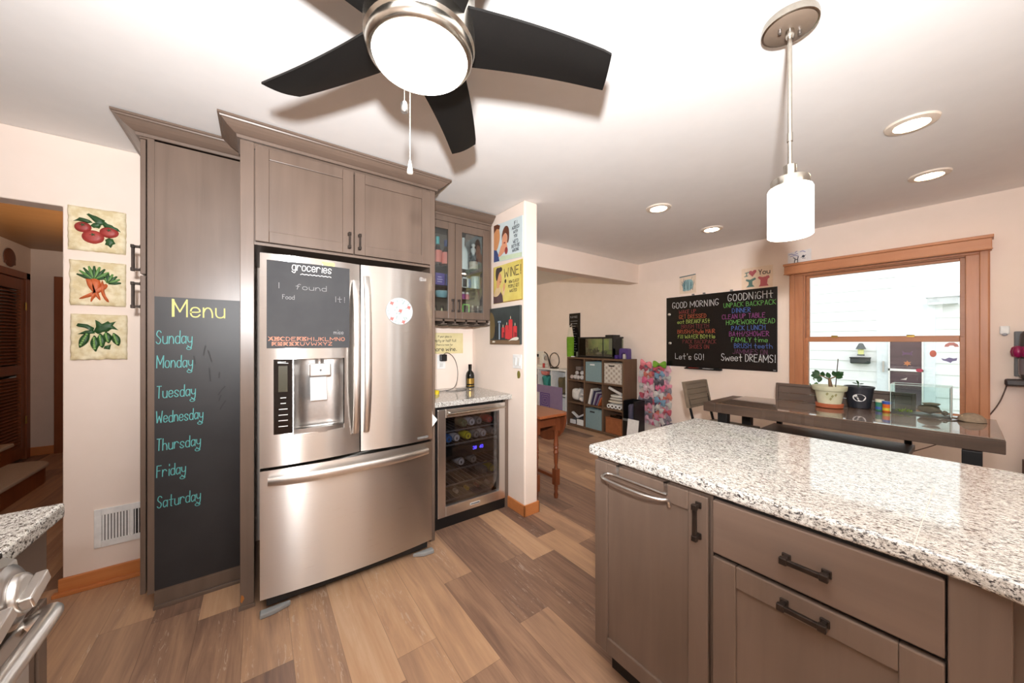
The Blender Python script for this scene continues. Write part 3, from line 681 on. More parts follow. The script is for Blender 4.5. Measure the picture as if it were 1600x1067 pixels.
for x, z, L, a in ((-0.235, 1.30, .05, 1.4), (-0.214, 1.27, .06, 1.8), (-0.214, 1.17, .07, 1.65), (-0.175, 1.165, .03, 1.5), (-0.275, 1.25, .04, 1.7), (-0.165, 1.08, .05, 1.0), (-0.172, 1.04, .03, 1.3), (-0.16, 1.0, .05, 1.1)):
    b.strokes([[(x - L / 2 * math.cos(a), z - L / 2 * math.sin(a)), (x, z + 0.003), (x + L / 2 * math.cos(a), z + L / 2 * math.sin(a))]], F, 0.006)
b.build('scuff_marks', flat((26, 25, 26)), chk)
for z0, z1, hz in ((0.09, 1.676, 1.58), (1.684, 2.355, 1.765)):
    dd = B().box(-0.476, -0.456, 2.470, 2.875, z0, z1).build('door', M['cab'], pc, bevel=0.003)
    pull((-0.476, 2.505, hz), (0, 0, 1), (-1, 0, 0), 0.115, dd, proj=0.036, w=0.020)
crown('crown_molding', M['cabx'], [(-0.476, 2.89), (-0.476, 2.464), (-0.078, 2.464)], PROF, pc)
b = B().box(-0.476, -0.079, 2.464, 2.89, 2.355, 2.43).build('top_fascia', M['cabx'], pc)

# ------------------------------------------------------------------ fridge surround
sc = thing('refrigerator_surround_cabinet', 'taupe wall cabinet over the refrigerator with tall side panels', 'cabinet', (0.44, 2.55, 0))
b = B().box(-0.077, -0.020, 2.2, 2.88, 0, 2.365).box(-0.083, -0.016, 2.192, 2.2, 0, 0.020).build('side_panel', M['cab'], sc, bevel=0.002)
B().box(0.928, 0.963, 2.2, 2.88, 0, 2.365).build('side_panel', M['cab'], sc, bevel=0.002)
b = B(); b.box(-0.020, 0.928, 2.222, 2.88, 1.845, 2.365); b.box(-0.020, 0.928, 2.205, 2.222, 1.845, 1.858); b.box(-0.020, 0.928, 2.205, 2.222, 2.335, 2.365)
b.build('box', M['cabx'], sc)
b = B(); shaker_y(b, -0.016, 0.449, 1.862, 2.348, 2.190); d1 = b.build('door', M['cab'], sc, bevel=0.0025)
pull((0.424, 2.190, 1.935), (0, 0, 1), (0, -1, 0), 0.075, d1, proj=0.026, w=0.010)
b = B(); shaker_y(b, 0.455, 0.925, 1.862, 2.348, 2.190); d2 = b.build('door', M['cab'], sc, bevel=0.0025)
pull((0.480, 2.190, 1.935), (0, 0, 1), (0, -1, 0), 0.075, d2, proj=0.026, w=0.010)
crown('crown_molding', M['cabx'], [(-0.077, 2.385), (-0.077, 2.195), (0.963, 2.195), (0.963, 2.89)], PROF, sc)
tag(B().ext([(-0.075, 0.045), (-0.070, 0.035), (-0.060, 0.055), (-0.064, 0.07), (-0.072, 0.075)], lambda p, a: (p[0], a, p[1]), 2.1985, 2.1999).build('sticker', flat((186, 116, 52)), loc=(-0.062, 2.199, 0.07)), 'small orange sticker low on the panel beside the refrigerator', 'sticker')

# ------------------------------------------------------------------ refrigerator
fr = thing('refrigerator', 'stainless french door refrigerator with water dispenser and bottom freezer', 'refrigerator', (0.45, 2.45, 0))
B().box(0.008, 0.894, 2.165, 2.84, 0.045, 1.775).build('body', flat((58, 58, 60), 0.4), fr, bevel=0.004)
def arc(x, x0, x1, y0, bul): u = (x - (x0 + x1) / 2) / ((x1 - x0) / 2); return y0 + bul * u * u
def slab(b, xa, xb, x0, x1, z0, z1, y0=2.076, bul=0.020, yb=2.150, n=None, ret=0.0):
    n = n or max(2, int((xb - xa) / 0.02)); fr_ = [(xa + (xb - xa) * i / n, 0) for i in range(n + 1)]
    pts = [(x, arc(x, x0, x1, y0, bul)) for x, _ in fr_]
    b.prism(pts + [(xb, yb), (xa, yb)], z0, z1)
DL = (0.003, 0.461); DR = (0.468, 0.899)
b = B()
slab(b, 0.003, 0.461, *DL, 0.724, 0.872); slab(b, 0.003, 0.461, *DL, 1.258, 1.784); slab(b, 0.003, 0.142, *DL, 0.872, 1.258); slab(b, 0.380, 0.461, *DL, 0.872, 1.258)
b.box(0.142, 0.380, 2.135, 2.150, 0.872, 1.258)
dl = b.build('door', M['steel'], fr, smooth=30)
b = B(); slab(b, 0.468, 0.899, *DR, 0.724, 1.784); drr = b.build('door', M['steel'], fr, smooth=30)
b = B(); slab(b, 0.003, 0.899, 0.003, 0.899, 0.072, 0.706, 2.074, 0.030); dw = b.build('freezer_drawer', M['steel'], fr, smooth=30)
# dispenser
dp = B().ext([(0.058, 0.884), (0.138, 0.884), (0.138, 1.258), (0.058, 1.258)], lambda p, a: (p[0], arc(p[0], *DL, 2.076, .020) - a, p[1]), 0.0006, 0.003).build('control_panel', M['gloss'], dl)
F2 = lambda s, t, d: (s, arc(s, *DL, 2.076, .020) - 0.0032 - d, t)
for z, w_ in ((1.065, .022), (1.037, .02), (1.008, .034), (0.979, .036), (0.951, .036), (0.922, .036)): B().strokes([[(0.098 - w_ / 2, z), (0.098 + w_ / 2, z)]], F2, 0.004).build('button_legend', flat((214, 214, 210)), dp)
b = B(); b.strokes([[(0.078, 1.243), (0.085, 1.243)]], F2, 0.009); b.strokes([[(0.089, 1.245), (0.108, 1.245)], [(0.089, 1.240), (0.118, 1.238)]], F2, 0.0028)
b.build('brand_lettering', flat((214, 214, 210)), dp)
B().poly(rect(0.078, 0.116, 1.095, 1.225), F2, 0.0002).build('display', flat((70, 68, 56), 0.2), dp)
b = B()  # recess lining: rounded back, sides, floor
b.surf(lambda u, v: (0.146 + 0.23 * u, 2.132 - 0.040 * abs(2 * u - 1) ** 4, 0.88 + 0.375 * v), 24, 2)
b.ext([(0.142, 0.872), (0.38, 0.872), (0.38, 0.884), (0.142, 0.884)], lambda p, a: (p[0], a, p[1]), 2.095, 2.135)
b.build('dispenser_recess', M['silver'], dl, smooth=40)
b = B(); b.surf(lambda u, v: (0.142 + 0.238 * u, 2.094 - 0.018 * (1 - (2 * u - 1) ** 2) + 0.03 * v, 0.884 + 0.016 * (1 - v) * 0 + 0.020), 16, 3)
b.surf(lambda u, v: (0.142 + 0.238 * u, 2.094 - 0.018 * (1 - (2 * u - 1) ** 2), 0.866 + 0.03 * v), 16, 1)
b.build('drip_tray', M['silver'], dl, smooth=40)
B().lathe([(0.02, 1.232), (0.024, 1.258)], (0.262, 2.115, 0), 16).build('nozzle', M['silver'], dl, smooth=40)
sp = B().box(0.212, 0.312, 2.066, 2.12, 1.165, 1.232).build('spout_housing', M['silver'], dl, bevel=0.005)
B().ext(ell(0.262, 1.197, 0.005, 0.006, 10), lambda p, a: (p[0], a, p[1]), 2.0645, 2.066).build('spout_mark', flat((90, 90, 92)), sp)
B().obox((0.256, 2.094, 1.098), (0.078, 0.006, 0.125), Matrix.Rotation(rad(-8), 3, 'X')).build('dispenser_paddle', flat((222, 220, 218), 0.3), dl, bevel=0.004)
# handles: flat bowed bars
def bowbar(name, p0, p1, out, bow, wdt, th, parent, side):
    p0, p1, out, side = Vector(p0), Vector(p1), Vector(out), Vector(side); n = 24; b = B(); ring = []
    for i in range(n + 1):
        u = i / n; e = 1 - abs(2 * u - 1) ** 3.0; c = p0.lerp(p1, u) + out * (0.008 + bow * e)
        ww = wdt * (0.85 + 0.15 * e)
        ring.append([c + side * ww / 2 - out * th / 2, c + side * ww / 2 + out * th * 0.3, c + side * ww * 0.25 + out * th / 2, c - side * ww * 0.25 + out * th / 2, c - side * ww / 2 + out * th * 0.3, c - side * ww / 2 - out * th / 2])
    vs = [v for r in ring for v in r]; fs = [tuple(range(6)), tuple(n * 6 + j for j in range(6))]
    for i in range(n):
        for j in range(6): fs.append((i * 6 + j, i * 6 + (j + 1) % 6, (i + 1) * 6 + (j + 1) % 6, (i + 1) * 6 + j))
    b.add(vs, fs); return b.build(name, M['steelv'], parent, smooth=50)
bowbar('handle', (0.436, 2.086, 0.835), (0.436, 2.086, 1.69), (0, -1, 0), 0.046, 0.034, 0.020, dl, (1, 0, 0))
bowbar('handle', (0.494, 2.086, 0.835), (0.494, 2.086, 1.72), (0, -1, 0), 0.046, 0.034, 0.020, drr, (1, 0, 0))
bowbar('handle', (0.034, 2.090, 0.655), (0.866, 2.090, 0.655), (0, -1, 0), 0.048, 0.040, 0.022, dw, (0, 0, 1))
for x0, x1 in ((0.002, 0.13), (0.772, 0.900)):
    b = B()
    s_ = -1 if x0 < 0.4 else 1
    b.prism([(x0, 2.105), (x1, 2.105), (x1, 2.09)] + ([(x0 + 0.06, 2.068), (x0, 2.064)] if s_ < 0 else [(x1, 2.066), (x0 + 0.06, 2.07)]), 0.001, 0.026)
    b.build('foot_cover', flat((150, 152, 152), 0.45), fr, bevel=0.006)
B().box(0.03, 0.87, 2.11, 2.17, 0.03, 0.07).build('base_grille', M['dark'], fr)
B().box(0.003, 0.06, 2.155, 2.2, 1.776, 1.80).box(0.84, 0.897, 2.155, 2.2, 1.776, 1.80).build('hinge_cover', flat((70, 70, 72)), fr, bevel=0.004)
b = B(); FR = lambda s, t, d: (s, arc(s, *DR, 2.076, .020) - 0.0008 - d, t)
b.strokes([[(0.820 + 0.010 * math.cos(a), 1.738 + 0.010 * math.sin(a)) for a in [k * 0.45 + 0.5 for k in range(12)]], [(0.820, 1.744), (0.820, 1.733), (0.825, 1.733)]], FR, 0.002); b.strokes(write('LG', 0.834, 1.731, 0.018, 0.013), FR, 0.002)
b.build('badge', flat((236, 236, 236)), drr)
b = B(); b.poly(rect(0.795, 0.870, 0.738, 0.752), FR, 0.0); b.build('model_badge', flat((120, 118, 116), 0.3), drr)

# things stuck on the refrigerator
cs = thing('grocery_chalk_sheet', 'grey chalk sheet with a grocery list on the refrigerator door', 'sign', (0.22, 2.08, 1.31))
b = B(); q = [0.030 + 0.376 * i / 16 for i in range(17)]
b.prism([(x, arc(x, *DL, 2.076, .020) - 0.0018) for x in q] + [(x, arc(x, *DL, 2.076, .020) - 0.0003) for x in q[::-1]], 1.314, 1.752)
b.build('sheet', M['sheet'], cs, smooth=30)
F3 = lambda s, t, d: (s, arc(s, *DL, 2.076, .020) - 0.0021 - d, t); b = B()
b.strokes(write('groceries', 0.135, 1.712, 0.178, 0.046, 0.1), F3, 0.0034); b.strokes([[(0.172 + 0.0088 * i, 1.693 + (0.003 if i % 2 else -0.001)) for i in range(17)]], F3, 0.003); b.build('lettering', flat((226, 226, 224)), cs)
b = B(); b.strokes(write('I    found', 0.075, 1.615, 0.215, 0.028), F3, 0.0022); b.strokes(write('Food', 0.095, 1.562, 0.05, 0.022), F3, 0.002); b.strokes(write('It!', 0.330, 1.562, 0.05, 0.03), F3, 0.0022); b.strokes(write('mise', 0.326, 1.388, 0.048, 0.022), F3, 0.0022); b.build('lettering', flat((140, 140, 140)), cs)
b = B(); b.strokes(write('ABCDEFGHIJKLMNO', 0.040, 1.352, 0.34, 0.018), F3, 0.0022); b.strokes(write('PQRSTUVWXYZ', 0.052, 1.328, 0.265, 0.016), F3, 0.0022)
for x in (0.045, 0.068, 0.086, 0.165, 0.187): b.strokes([[(x - .008, 1.352), (x + .01, 1.372)], [(x - .008, 1.372), (x + .01, 1.352)]], F3, 0.0022)
for x in (0.06, 0.083, 0.108, 0.132, 0.155): b.strokes([[(x - .008, 1.327), (x + .01, 1.345)], [(x - .008, 1.345), (x + .01, 1.327)]], F3, 0.0022)
b.build('lettering', flat((204, 134, 104)), cs)
F4 = lambda s, t, d: (s, arc(s, *DL, 2.076, .020) - d, t)
tag(B().ext(rect(0.27, 0.33, 1.754, 1.772), lambda p, a: F4(p[0], p[1], a), 0.0003, 0.0015).build('sticky_note', flat((236, 226, 120)), loc=(0.30, 2.08, 1.76)), 'small yellow sticky note at the top of the refrigerator door', 'note')
mg = thing('round_magnet', 'round white magnet with red flower pattern on the refrigerator', 'magnet', (0.682, 2.08, 1.53))
b = B(); b.ext(ell(0.682, 1.530, 0.080, 0.080, 40), lambda p, a: FR(p[0], p[1], a), 0.0, 0.003); dk = b.build('disc', flat((176, 182, 184)), mg)
b = B(); F5 = lambda s, t, d: FR(s, t, 0.0034)
for sx, sz in ((0.636, 1.575), (0.738, 1.555), (0.686, 1.532), (0.636, 1.483), (0.705, 1.466)): b.poly([(sx + 0.016 * math.cos(a) * (1 if i % 2 else .55), sz + 0.014 * math.sin(a) * (1 if i % 2 else .55)) for i, a in enumerate([k * 0.698 for k in range(9)])], F5)
b.m = 1
for i in range(26):
    a = R.uniform(0, 6.28); r = 0.074 * math.sqrt(R.random()); b.poly(ell(0.682 + r * math.cos(a), 1.53 + r * math.sin(a), 0.007, 0.004, 8, a), lambda s, t, d: FR(s, t, 0.0032))
b.build('flower_print', [flat((188, 98, 92)), flat((146, 160, 158))], dk)
tag(B().ext([(2.10, 0.80), (2.10, 0.90), (2.16, 0.90), (2.16, 0.80)], lambda p, a: (a, p[0], p[1]), 0.9005, 0.902).ext([(0.902, 0.88), (0.936, 0.84), (0.902, 0.80)], lambda p, a: (p[0], a, p[1]), 2.100, 2.1015).build('paper_tag', M['white'], loc=(0.902, 2.1, 0.84)), 'white paper tag sticking out of the refrigerator side', 'paper')

# ------------------------------------------------------------------ bar: cooler, counter, glass cabinet
wc = thing('beverage_cooler', 'stainless framed beverage cooler with cans behind a dark glass door', 'beverage cooler', (1.31, 2.6, 0))
b = B()
b.box(0.985, 1.005, 2.33, 2.86, 0.02, 0.865); b.box(1.596, 1.612, 2.33, 2.86, 0.02, 0.865); b.box(0.985, 1.612, 2.33, 2.86, 0.845, 0.868); b.box(0.985, 1.612, 2.33, 2.86, 0.02, 0.11); b.box(0.985, 1.612, 2.80, 2.86, 0.11, 0.845)
b.build('case', flat((20, 20, 22), 0.5), wc)
B().box(0.985, 1.02, 2.296, 2.33, 0.01, 0.868).box(0.985, 1.612, 2.305, 2.34, 0.0, 0.078).build('kick_plate', M['black'], wc, bevel=0.003)
b = B(); x0, x1, z0, z1 = 1.024, 1.608, 0.083, 0.858
b.box(x0, x0 + .062, 2.292, 2.328, z0, z1); b.box(x1 - .058, x1, 2.292, 2.328, z0, z1); b.box(x0 + .062, x1 - .058, 2.292, 2.328, z0, z0 + .072); b.box(x0 + .062, x1 - .058, 2.292, 2.328, z1 - .062, z1)
dfr = b.build('door_frame', M['steelv'], wc, bevel=0.003)
B().box(x0 + .058, x1 - .054, 2.306, 2.312, z0 + .068, z1 - .058).build('door_glass', M['tintglass'], dfr)
b = B().cyl((1.08, 2.258, 0.828), (1.585, 2.258, 0.828), 0.0085)
for x in (1.12, 1.545): b.cyl((x, 2.292, 0.828), (x, 2.258, 0.828), 0.006)
b.build('handle', M['nickel'], dfr, smooth=40)
bdg = B().box(1.285, 1.37, 2.289, 2.292, 0.112, 0.128).build('badge', flat((222, 222, 222), 0.3), dfr)
B().strokes([[(1.293, 0.120), (1.362, 0.120)]], FY(0, 2.2886, 0), 0.008).build('badge_lettering', flat((60, 60, 62)), bdg)
shz = (0.675, 0.572, 0.382, 0.272, 0.165)
for z in shz:
    b = B(); b.box(1.01, 1.592, 2.345, 2.352, z, z + 0.010)
    for i in range(14): b.cyl((1.03 + i * 0.042, 2.352, z + 0.003), (1.03 + i * 0.042, 2.79, z + 0.003), 0.002, n=5)
    b.build('wire_shelf', flat((96, 96, 98), 0.3), wc)
ds = B().box(1.01, 1.592, 2.335, 2.36, 0.478, 0.555).build('display_strip', M['black'], wc)
b = B(); b.strokes(write('38', 1.335, 0.515, 0.03, 0.022), FY(0, 2.3345, 0), 0.005); b.strokes(write('40', 1.395, 0.515, 0.03, 0.022), FY(0, 2.3345, 0), 0.005); b.build('temperature_digits', M['led'], ds)
def can(x, z, color, label, r=0.0315, y=2.372, L=0.118):
    t = thing('drink_can', label, 'can', (x, y, z), 'cans in the beverage cooler'); m = Matrix.Rotation(rad(-90), 3, 'X')
    b = B(); b.lathe([(0.026, 0), (0.0275, 0.004), (r, 0.020), (r, L - 0.008), (0.026, L)], (x, y, z), 20, m); b.build('can_body', color, t, smooth=40)
    b = B(); b.lathe([(0.0275, 0.0035), (0.0275, -0.0015), (0.025, -0.0015), (0.024, 0.0025), (0.0, 0.0025)], (x, y, z), 20, m); b.box(x - 0.005, x + 0.005, y - 0.001, y + 0.003, z - 0.012, z + 0.006); b.build('can_end', M['canbody'], t, smooth=40)
cr = {'green': (58, 84, 62), 'silver': (168, 168, 172), 'red': (150, 34, 34), 'blue': (46, 92, 150), 'yellow': (196, 186, 40), 'grey': (120, 118, 116), 'dark': (70, 66, 64)}
for x, c, p in ((1.279, 'green', 'under the handle, first in the top row'), (1.347, 'silver', 'in the cooler top row beside the green can'), (1.411, 'grey', 'in the middle of the cooler top row'), (1.512, 'red', 'at the end of the cooler top row')): can(x, 0.718, flat(cr[c], .3), f'{c} drink can {p}')
for x, c, p in ((1.150, 'blue', 'at the start of the second cooler shelf'), (1.215, 'silver', 'next to the blue can on the second shelf'), (1.314, 'yellow', 'standing out on the second cooler shelf'), (1.388, 'grey', 'next to the yellow can, second shelf'), (1.4515, 'silver', 'between two grey cans on the second shelf'), (1.551, 'grey', 'last on the second cooler shelf')): can(x, 0.6145, flat(cr[c], .3), f'{c} drink can {p}')
for x, c, p in ((1.253, 'silver', 'under the blue display, nearer the refrigerator'), (1.361, 'grey', 'under the blue display, nearer the cooler middle')): can(x, 0.4245, flat(cr[c], .3), f'{c} drink can {p}')
for x, c, p in ((1.465, 'grey', 'beside the yellow can on the fourth shelf'), (1.536, 'yellow', 'on the fourth cooler shelf near the frame')): can(x, 0.3145, flat(cr[c], .3), f'{c} drink can {p}')
for x, z, c, p in ((1.09, 0.205, (150, 120, 60), 'gold topped, nearest the refrigerator'), (1.215, 0.205, (170, 160, 150), 'silver topped, second along'), (1.31, 0.205, (190, 160, 60), 'yellow topped, in the middle'), (1.40, 0.205, (130, 40, 40), 'red topped'), (1.50, 0.205, (176, 176, 180), 'silver topped, beside the red topped one')):
    t = thing('wine_bottle', f'dark wine bottle lying on the lowest cooler shelf, {p}', 'bottle', (x, 2.37, z), 'wine bottles on the lowest cooler shelf'); m = Matrix.Rotation(rad(-90), 3, 'X')
    B().lathe([(0.013, 0.03), (0.014, 0.09), (0.030, 0.13), (0.029, 0.30), (0.0, 0.305)], (x, 2.37, z), 16, m).build('bottle_glass', M['winebottle'], t, smooth=50)
    B().lathe([(0.0, 0.0), (0.0145, 0.0), (0.0145, 0.045), (0.0135, 0.05)], (x, 2.37, z), 14, m).build('foil_cap', flat(c, .3), t, smooth=40)
tag(B().box(1.614, 1.645, 2.30, 2.86, 0, 0.88).build('end_panel', M['cab'], loc=(1.63, 2.5, 0)), 'narrow taupe filler panel between beverage cooler and partition wall', 'cabinet panel')
bc = B().prism([(0.966, 2.252), (1.649, 2.252), (1.649, 2.897), (0.966, 2.897)], 0.885, 0.922).build('bar_countertop', M['granite'], bevel=0.004, loc=(1.3, 2.57, 0.885))
tag(bc, 'small speckled granite countertop over the beverage cooler', 'countertop')
bt = thing('liquor_bottle', 'dark liquor bottle with gold label on the bar countertop', 'bottle', (1.60, 2.84, 0.922))
B().lathe([(0.038, 0.922), (0.040, 0.927), (0.040, 1.03), (0.034, 1.055), (0.016, 1.078), (0.0145, 1.115)], (1.595, 2.845, 0), 24).build('bottle_glass', M['winebottle'], bt, smooth=40)
B().lathe([(0.0165, 1.09), (0.017, 1.135), (0.0, 1.136)], (1.595, 2.845, 0), 18).build('cap', M['gloss'], bt, smooth=40)
b = B(); b.surf(lambda u, v: (1.595 + 0.0405 * math.sin((u - .62) * 2.0), 2.845 - 0.0405 * math.cos((u - .62) * 2.0), 0.955 + 0.05 * v), 8, 1); b.build('label_sticker', M['gold'], bt, smooth=60)
b = B(); b.surf(lambda u, v: (1.595 + 0.0405 * math.sin((u - .5) * 2.6), 2.845 - 0.0405 * math.cos((u - .5) * 2.6), 0.932 + 0.010 * v), 10, 1); b.build('label_band', M['gold'], bt, smooth=60)
tag(B().lathe([(0.0, 0.0), (0.026, 0.0), (0.028, 0.022), (0.02, 0.03), (0.0, 0.03)], (1.155, 2.62, 0.9225), 12).build('yellow_lid', flat((232, 206, 40)), smooth=40, loc=(1.155, 2.62, 0.9225)), 'small yellow cap lying on the bar countertop', 'lid')
# outlet and charger with cord
ol = thing('wall_outlet', 'white wall outlet under the cream wine sign', 'outlet', (1.33, 2.9, 1.17))
B().box(1.288, 1.368, 2.892, 2.8995, 1.10, 1.225).build('cover_plate', M['white'], ol, bevel=0.003)
b = B()
for z in (1.135, 1.187): b.box(1.312, 1.344, 2.8905, 2.893, z - 0.016, z + 0.016)
b.build('socket', flat((214, 214, 210)), ol, bevel=0.002)
ch = thing('charger', 'black plug-in charger with a looped cord on the wall outlet', 'charger', (1.34, 2.88, 1.2))
B().box(1.305, 1.368, 2.855, 2.890, 1.172, 1.232).build('plug_body', M['black'], ch, bevel=0.006)
B().tube([(p[0], p[1], p[2]) for p in chaikin([(1.34, 2.87, 1.232), (1.37, 2.86, 1.255), (1.44, 2.85, 1.20), (1.46, 2.82, 1.08), (1.42, 2.78, 0.945), (1.30, 2.70, 0.928), (1.20, 2.72, 0.928), (1.16, 2.76, 0.97), (1.20, 2.80, 1.05), (1.24, 2.82, 1.07), (1.15, 2.80, 1.075)], 3)], 0.0028, 6).build('cord', M['black'], ch, smooth=60)
B().tube(chaikin([(1.42, 2.78, 0.9265), (1.50, 2.74, 0.9265), (1.46, 2.66, 0.9265), (1.36, 2.66, 0.9265), (1.28, 2.70, 0.9265)], 3), 0.0028, 6).build('cord', M['black'], ch, smooth=60)
# sign on the bar wall
sg = thing('wine_sign', 'cream tin sign reading more wine under the glass cabinet', 'sign', (1.41, 2.89, 1.32))
B().box(1.17, 1.548, 2.893, 2.899, 1.238, 1.425).build('panel', M['creamsign'], sg, bevel=0.003)
b = B(); F = FY(0, 2.8925, 0); b.strokes(mwrite('If your glass is', 1.36, 1.385, 0.018, 0.105), F, 0.0022); b.strokes(mwrite('empty or half full', 1.36, 1.345, 0.024, 0.11), F, 0.003); b.strokes(mwrite('there is room for', 1.36, 1.310, 0.018, 0.105), F, 0.0022); b.strokes(mwrite('more wine.', 1.36, 1.262, 0.038, 0.125), F, 0.005)
b.build('lettering', INK, sg)
# glass-fronted wall cabinet
gc = thing('glass_wall_cabinet', 'taupe wall cabinet with two glass doors above the bar', 'cabinet', (1.3, 2.73, 1.53))
b = B(); b.box(0.966, 0.985, 2.575, 2.895, 1.53, 2.36); b.box(1.622, 1.642, 2.575, 2.895, 1.53, 2.36); b.box(0.985, 1.622, 2.575, 2.895, 1.53, 1.55); b.box(0.985, 1.622, 2.575, 2.895, 2.31, 2.36); b.box(0.985, 1.622, 2.88, 2.895, 1.55, 2.31)
b.build('box', M['cabin'], gc)
B().box(0.966, 1.642, 2.553, 2.575, 2.315, 2.365).box(1.625, 1.642, 2.553, 2.575, 1.53, 2.315).box(1.612, 1.645, 2.556, 2.90, 1.53, 2.36).build('face_frame', M['cab'], gc)
for x0, x1, hx in ((0.968, 1.291, 1.266), (1.296, 1.621, 1.321)):
    b = B(); st_ = 0.060
    b.box(x0, x0 + st_, 2.552, 2.574, 1.533, 2.312); b.box(x1 - st_, x1, 2.552, 2.574, 1.533, 2.312); b.box(x0 + st_, x1 - st_, 2.552, 2.574, 1.533, 1.593); b.box(x0 + st_, x1 - st_, 2.552, 2.574, 2.252, 2.312)
    dd = b.build('door', M['cab'], gc, bevel=0.0025)
    B().box(x0 + st_ - .004, x1 - st_ + .004, 2.562, 2.566, 1.590, 2.256).build('glass_pane', M['cabglass'], dd)
    pull((hx, 2.552, 1.640), (0, 0, 1), (0, -1, 0), 0.085, dd, proj=0.026, w=0.010)
for z in (1.700, 1.800, 1.955): B().box(0.986, 1.621, 2.60, 2.879, z, z + 0.006).build('glass_shelf', M['cabglass'], gc)
PB = [(o_ * 0.9, z_ - 0.005) for o_, z_ in PROF]
crown('crown_molding', M['cabx'], [(0.966, 2.555), (1.643, 2.555)], PB, gc)
B().box(0.966, 1.643, 2.556, 2.60, 2.355, 2.43).build('top_fascia', M['cabx'], gc)
gr = thing('stemware_rack', 'dark slotted stemware rack hanging under the glass cabinet', 'rack', (1.3, 2.7, 1.5))
b = B(); b.box(0.97, 1.625, 2.56, 2.58, 1.512, 1.528); b.build('front_rail', M['cabx'], gr)
b = B()
for i in range(7): x = 0.99 + i * 0.102; b.obox((x, 2.70, 1.490), (0.052, 0.29, 0.010), Matrix.Identity(3)); b.box(x - .008, x + .008, 2.56, 2.85, 1.495, 1.528)
b.build('rails', flat((78, 66, 58)), gr)
# things in the glass cabinet
def bottle(x, y, z, prof, mat, label, name='liquor_bottle', cap=None, capm=None, lab=None, labm=None, group='bottles and jars in the glass cabinet', cat='bottle'):
    t = thing(name, label, cat, (x, y, z), group)
    B().lathe([(r, z + h) for r, h in prof], (x, y, 0), 20).build('bottle_glass', mat, t, smooth=45)
    if cap: B().lathe([(r, z + h) for r, h in cap], (x, y, 0), 16).build('cap', capm, t, smooth=45)
    if lab: B().lathe([(r, z + h) for r, h in lab], (x, y, 0), 20).build('wrap_label', labm, t, smooth=45)
    return t
Z1, Z2, Z3, Z0 = 1.9615, 1.8065, 1.7065, 1.5505
bottle(1.205, 2.70, Z1, [(.034, 0), (.036, .01), (.036, .15), (.014, .19), (.013, .23)], M['clearglass'], 'bottle with coral wrap and teal cap in the glass cabinet', cap=[(.016, .20), (.016, .262), (0, .264)], capm=flat((96, 190, 190)), lab=[(.0375, .045), (.0375, .145)], labm=flat((238, 128, 112)))
bottle(1.280, 2.70, Z1, [(.034, 0), (.036, .01), (.036, .14), (.014, .18), (.013, .21)], M['clearglass'], 'bottle with coral wrap and navy cap in the glass cabinet', cap=[(.016, .19), (.016, .245), (0, .247)], capm=flat((48, 70, 120)), lab=[(.0375, .04), (.0375, .138)], labm=flat((240, 136, 120)))
bottle(1.455, 2.72, Z1, [(.043, 0), (.045, .01), (.045, .16), (.030, .21), (.016, .235), (.015, .285)], flat((232, 232, 228), .3), 'tall white opaque bottle on the top cabinet shelf', cap=[(.017, .27), (.017, .30), (0, .301)], capm=flat((222, 222, 218)))
bottle(1.548, 2.70, Z1, [(.036, 0), (.038, .01), (.040, .10), (.020, .14), (.017, .16)], M['clearglass'], 'round-stoppered clear bottle beside the tall white bottle', cap=[(.010, .155), (.012, .17), (.024, .19), (.024, .21), (.010, .228), (.018, .238), (.018, .252), (0, .262)], capm=flat((216, 206, 200)), lab=[(.0412, .03), (.0416, .095)], labm=flat((206, 186, 166)))
t = thing('gift_bag', 'purple printed bag on the second shelf of the glass cabinet', 'bag', (1.235, 2.72, Z2)); B().box(1.175, 1.262, 2.68, 2.74, Z2, Z2 + .115).build('bag_body', flat((96, 78, 156)), t, bevel=.006)
b = B(); b.strokes([[(1.195, Z2 + .04), (1.235, Z2 + .04)], [(1.195, Z2 + .06), (1.24, Z2 + .06)], [(1.20, Z2 + .08), (1.23, Z2 + .08)]], FY(0, 2.6795, 0), .006); b.build('print', flat((210, 200, 226)), t)
t = thing('gift_box', 'navy box beside the purple bag in the glass cabinet', 'box', (1.32, 2.72, Z2)); B().box(1.275, 1.345, 2.69, 2.75, Z2, Z2 + .10).build('carton', flat((62, 70, 130)), t, bevel=.003); B().box(1.273, 1.347, 2.688, 2.752, Z2 + .10, Z2 + .112).build('lid', flat((78, 88, 150)), t, bevel=.003)
t = thing('framed_photo', 'small white framed picture on the second cabinet shelf', 'picture', (1.455, 2.70, Z2)); b = B(); b.box(1.425, 1.49, 2.69, 2.70, Z2, Z2 + .020); b.box(1.425, 1.49, 2.69, 2.70, Z2 + .093, Z2 + .105); b.box(1.425, 1.436, 2.69, 2.70, Z2, Z2 + .105); b.box(1.479, 1.49, 2.69, 2.70, Z2, Z2 + .105); b.build('frame', M['white'], t); B().box(1.434, 1.481, 2.695, 2.70, Z2 + .01, Z2 + .095).build('print', flat((52, 52, 56)), t)
t = thing('candle_jar', 'frosted white candle jar on the second cabinet shelf', 'candle', (1.565, 2.71, Z2)); B().lathe([(.040, Z2), (.042, Z2 + .005), (.042, Z2 + .115)], (1.572, 2.71, 0), 20).build('jar', flat((208, 218, 208), .3), t, smooth=45); B().lathe([(0.043, Z2 + .108), (.043, Z2 + .122), (0, Z2 + .123)], (1.572, 2.71, 0), 20).build('lid', flat((196, 204, 198), .3), t, smooth=45)
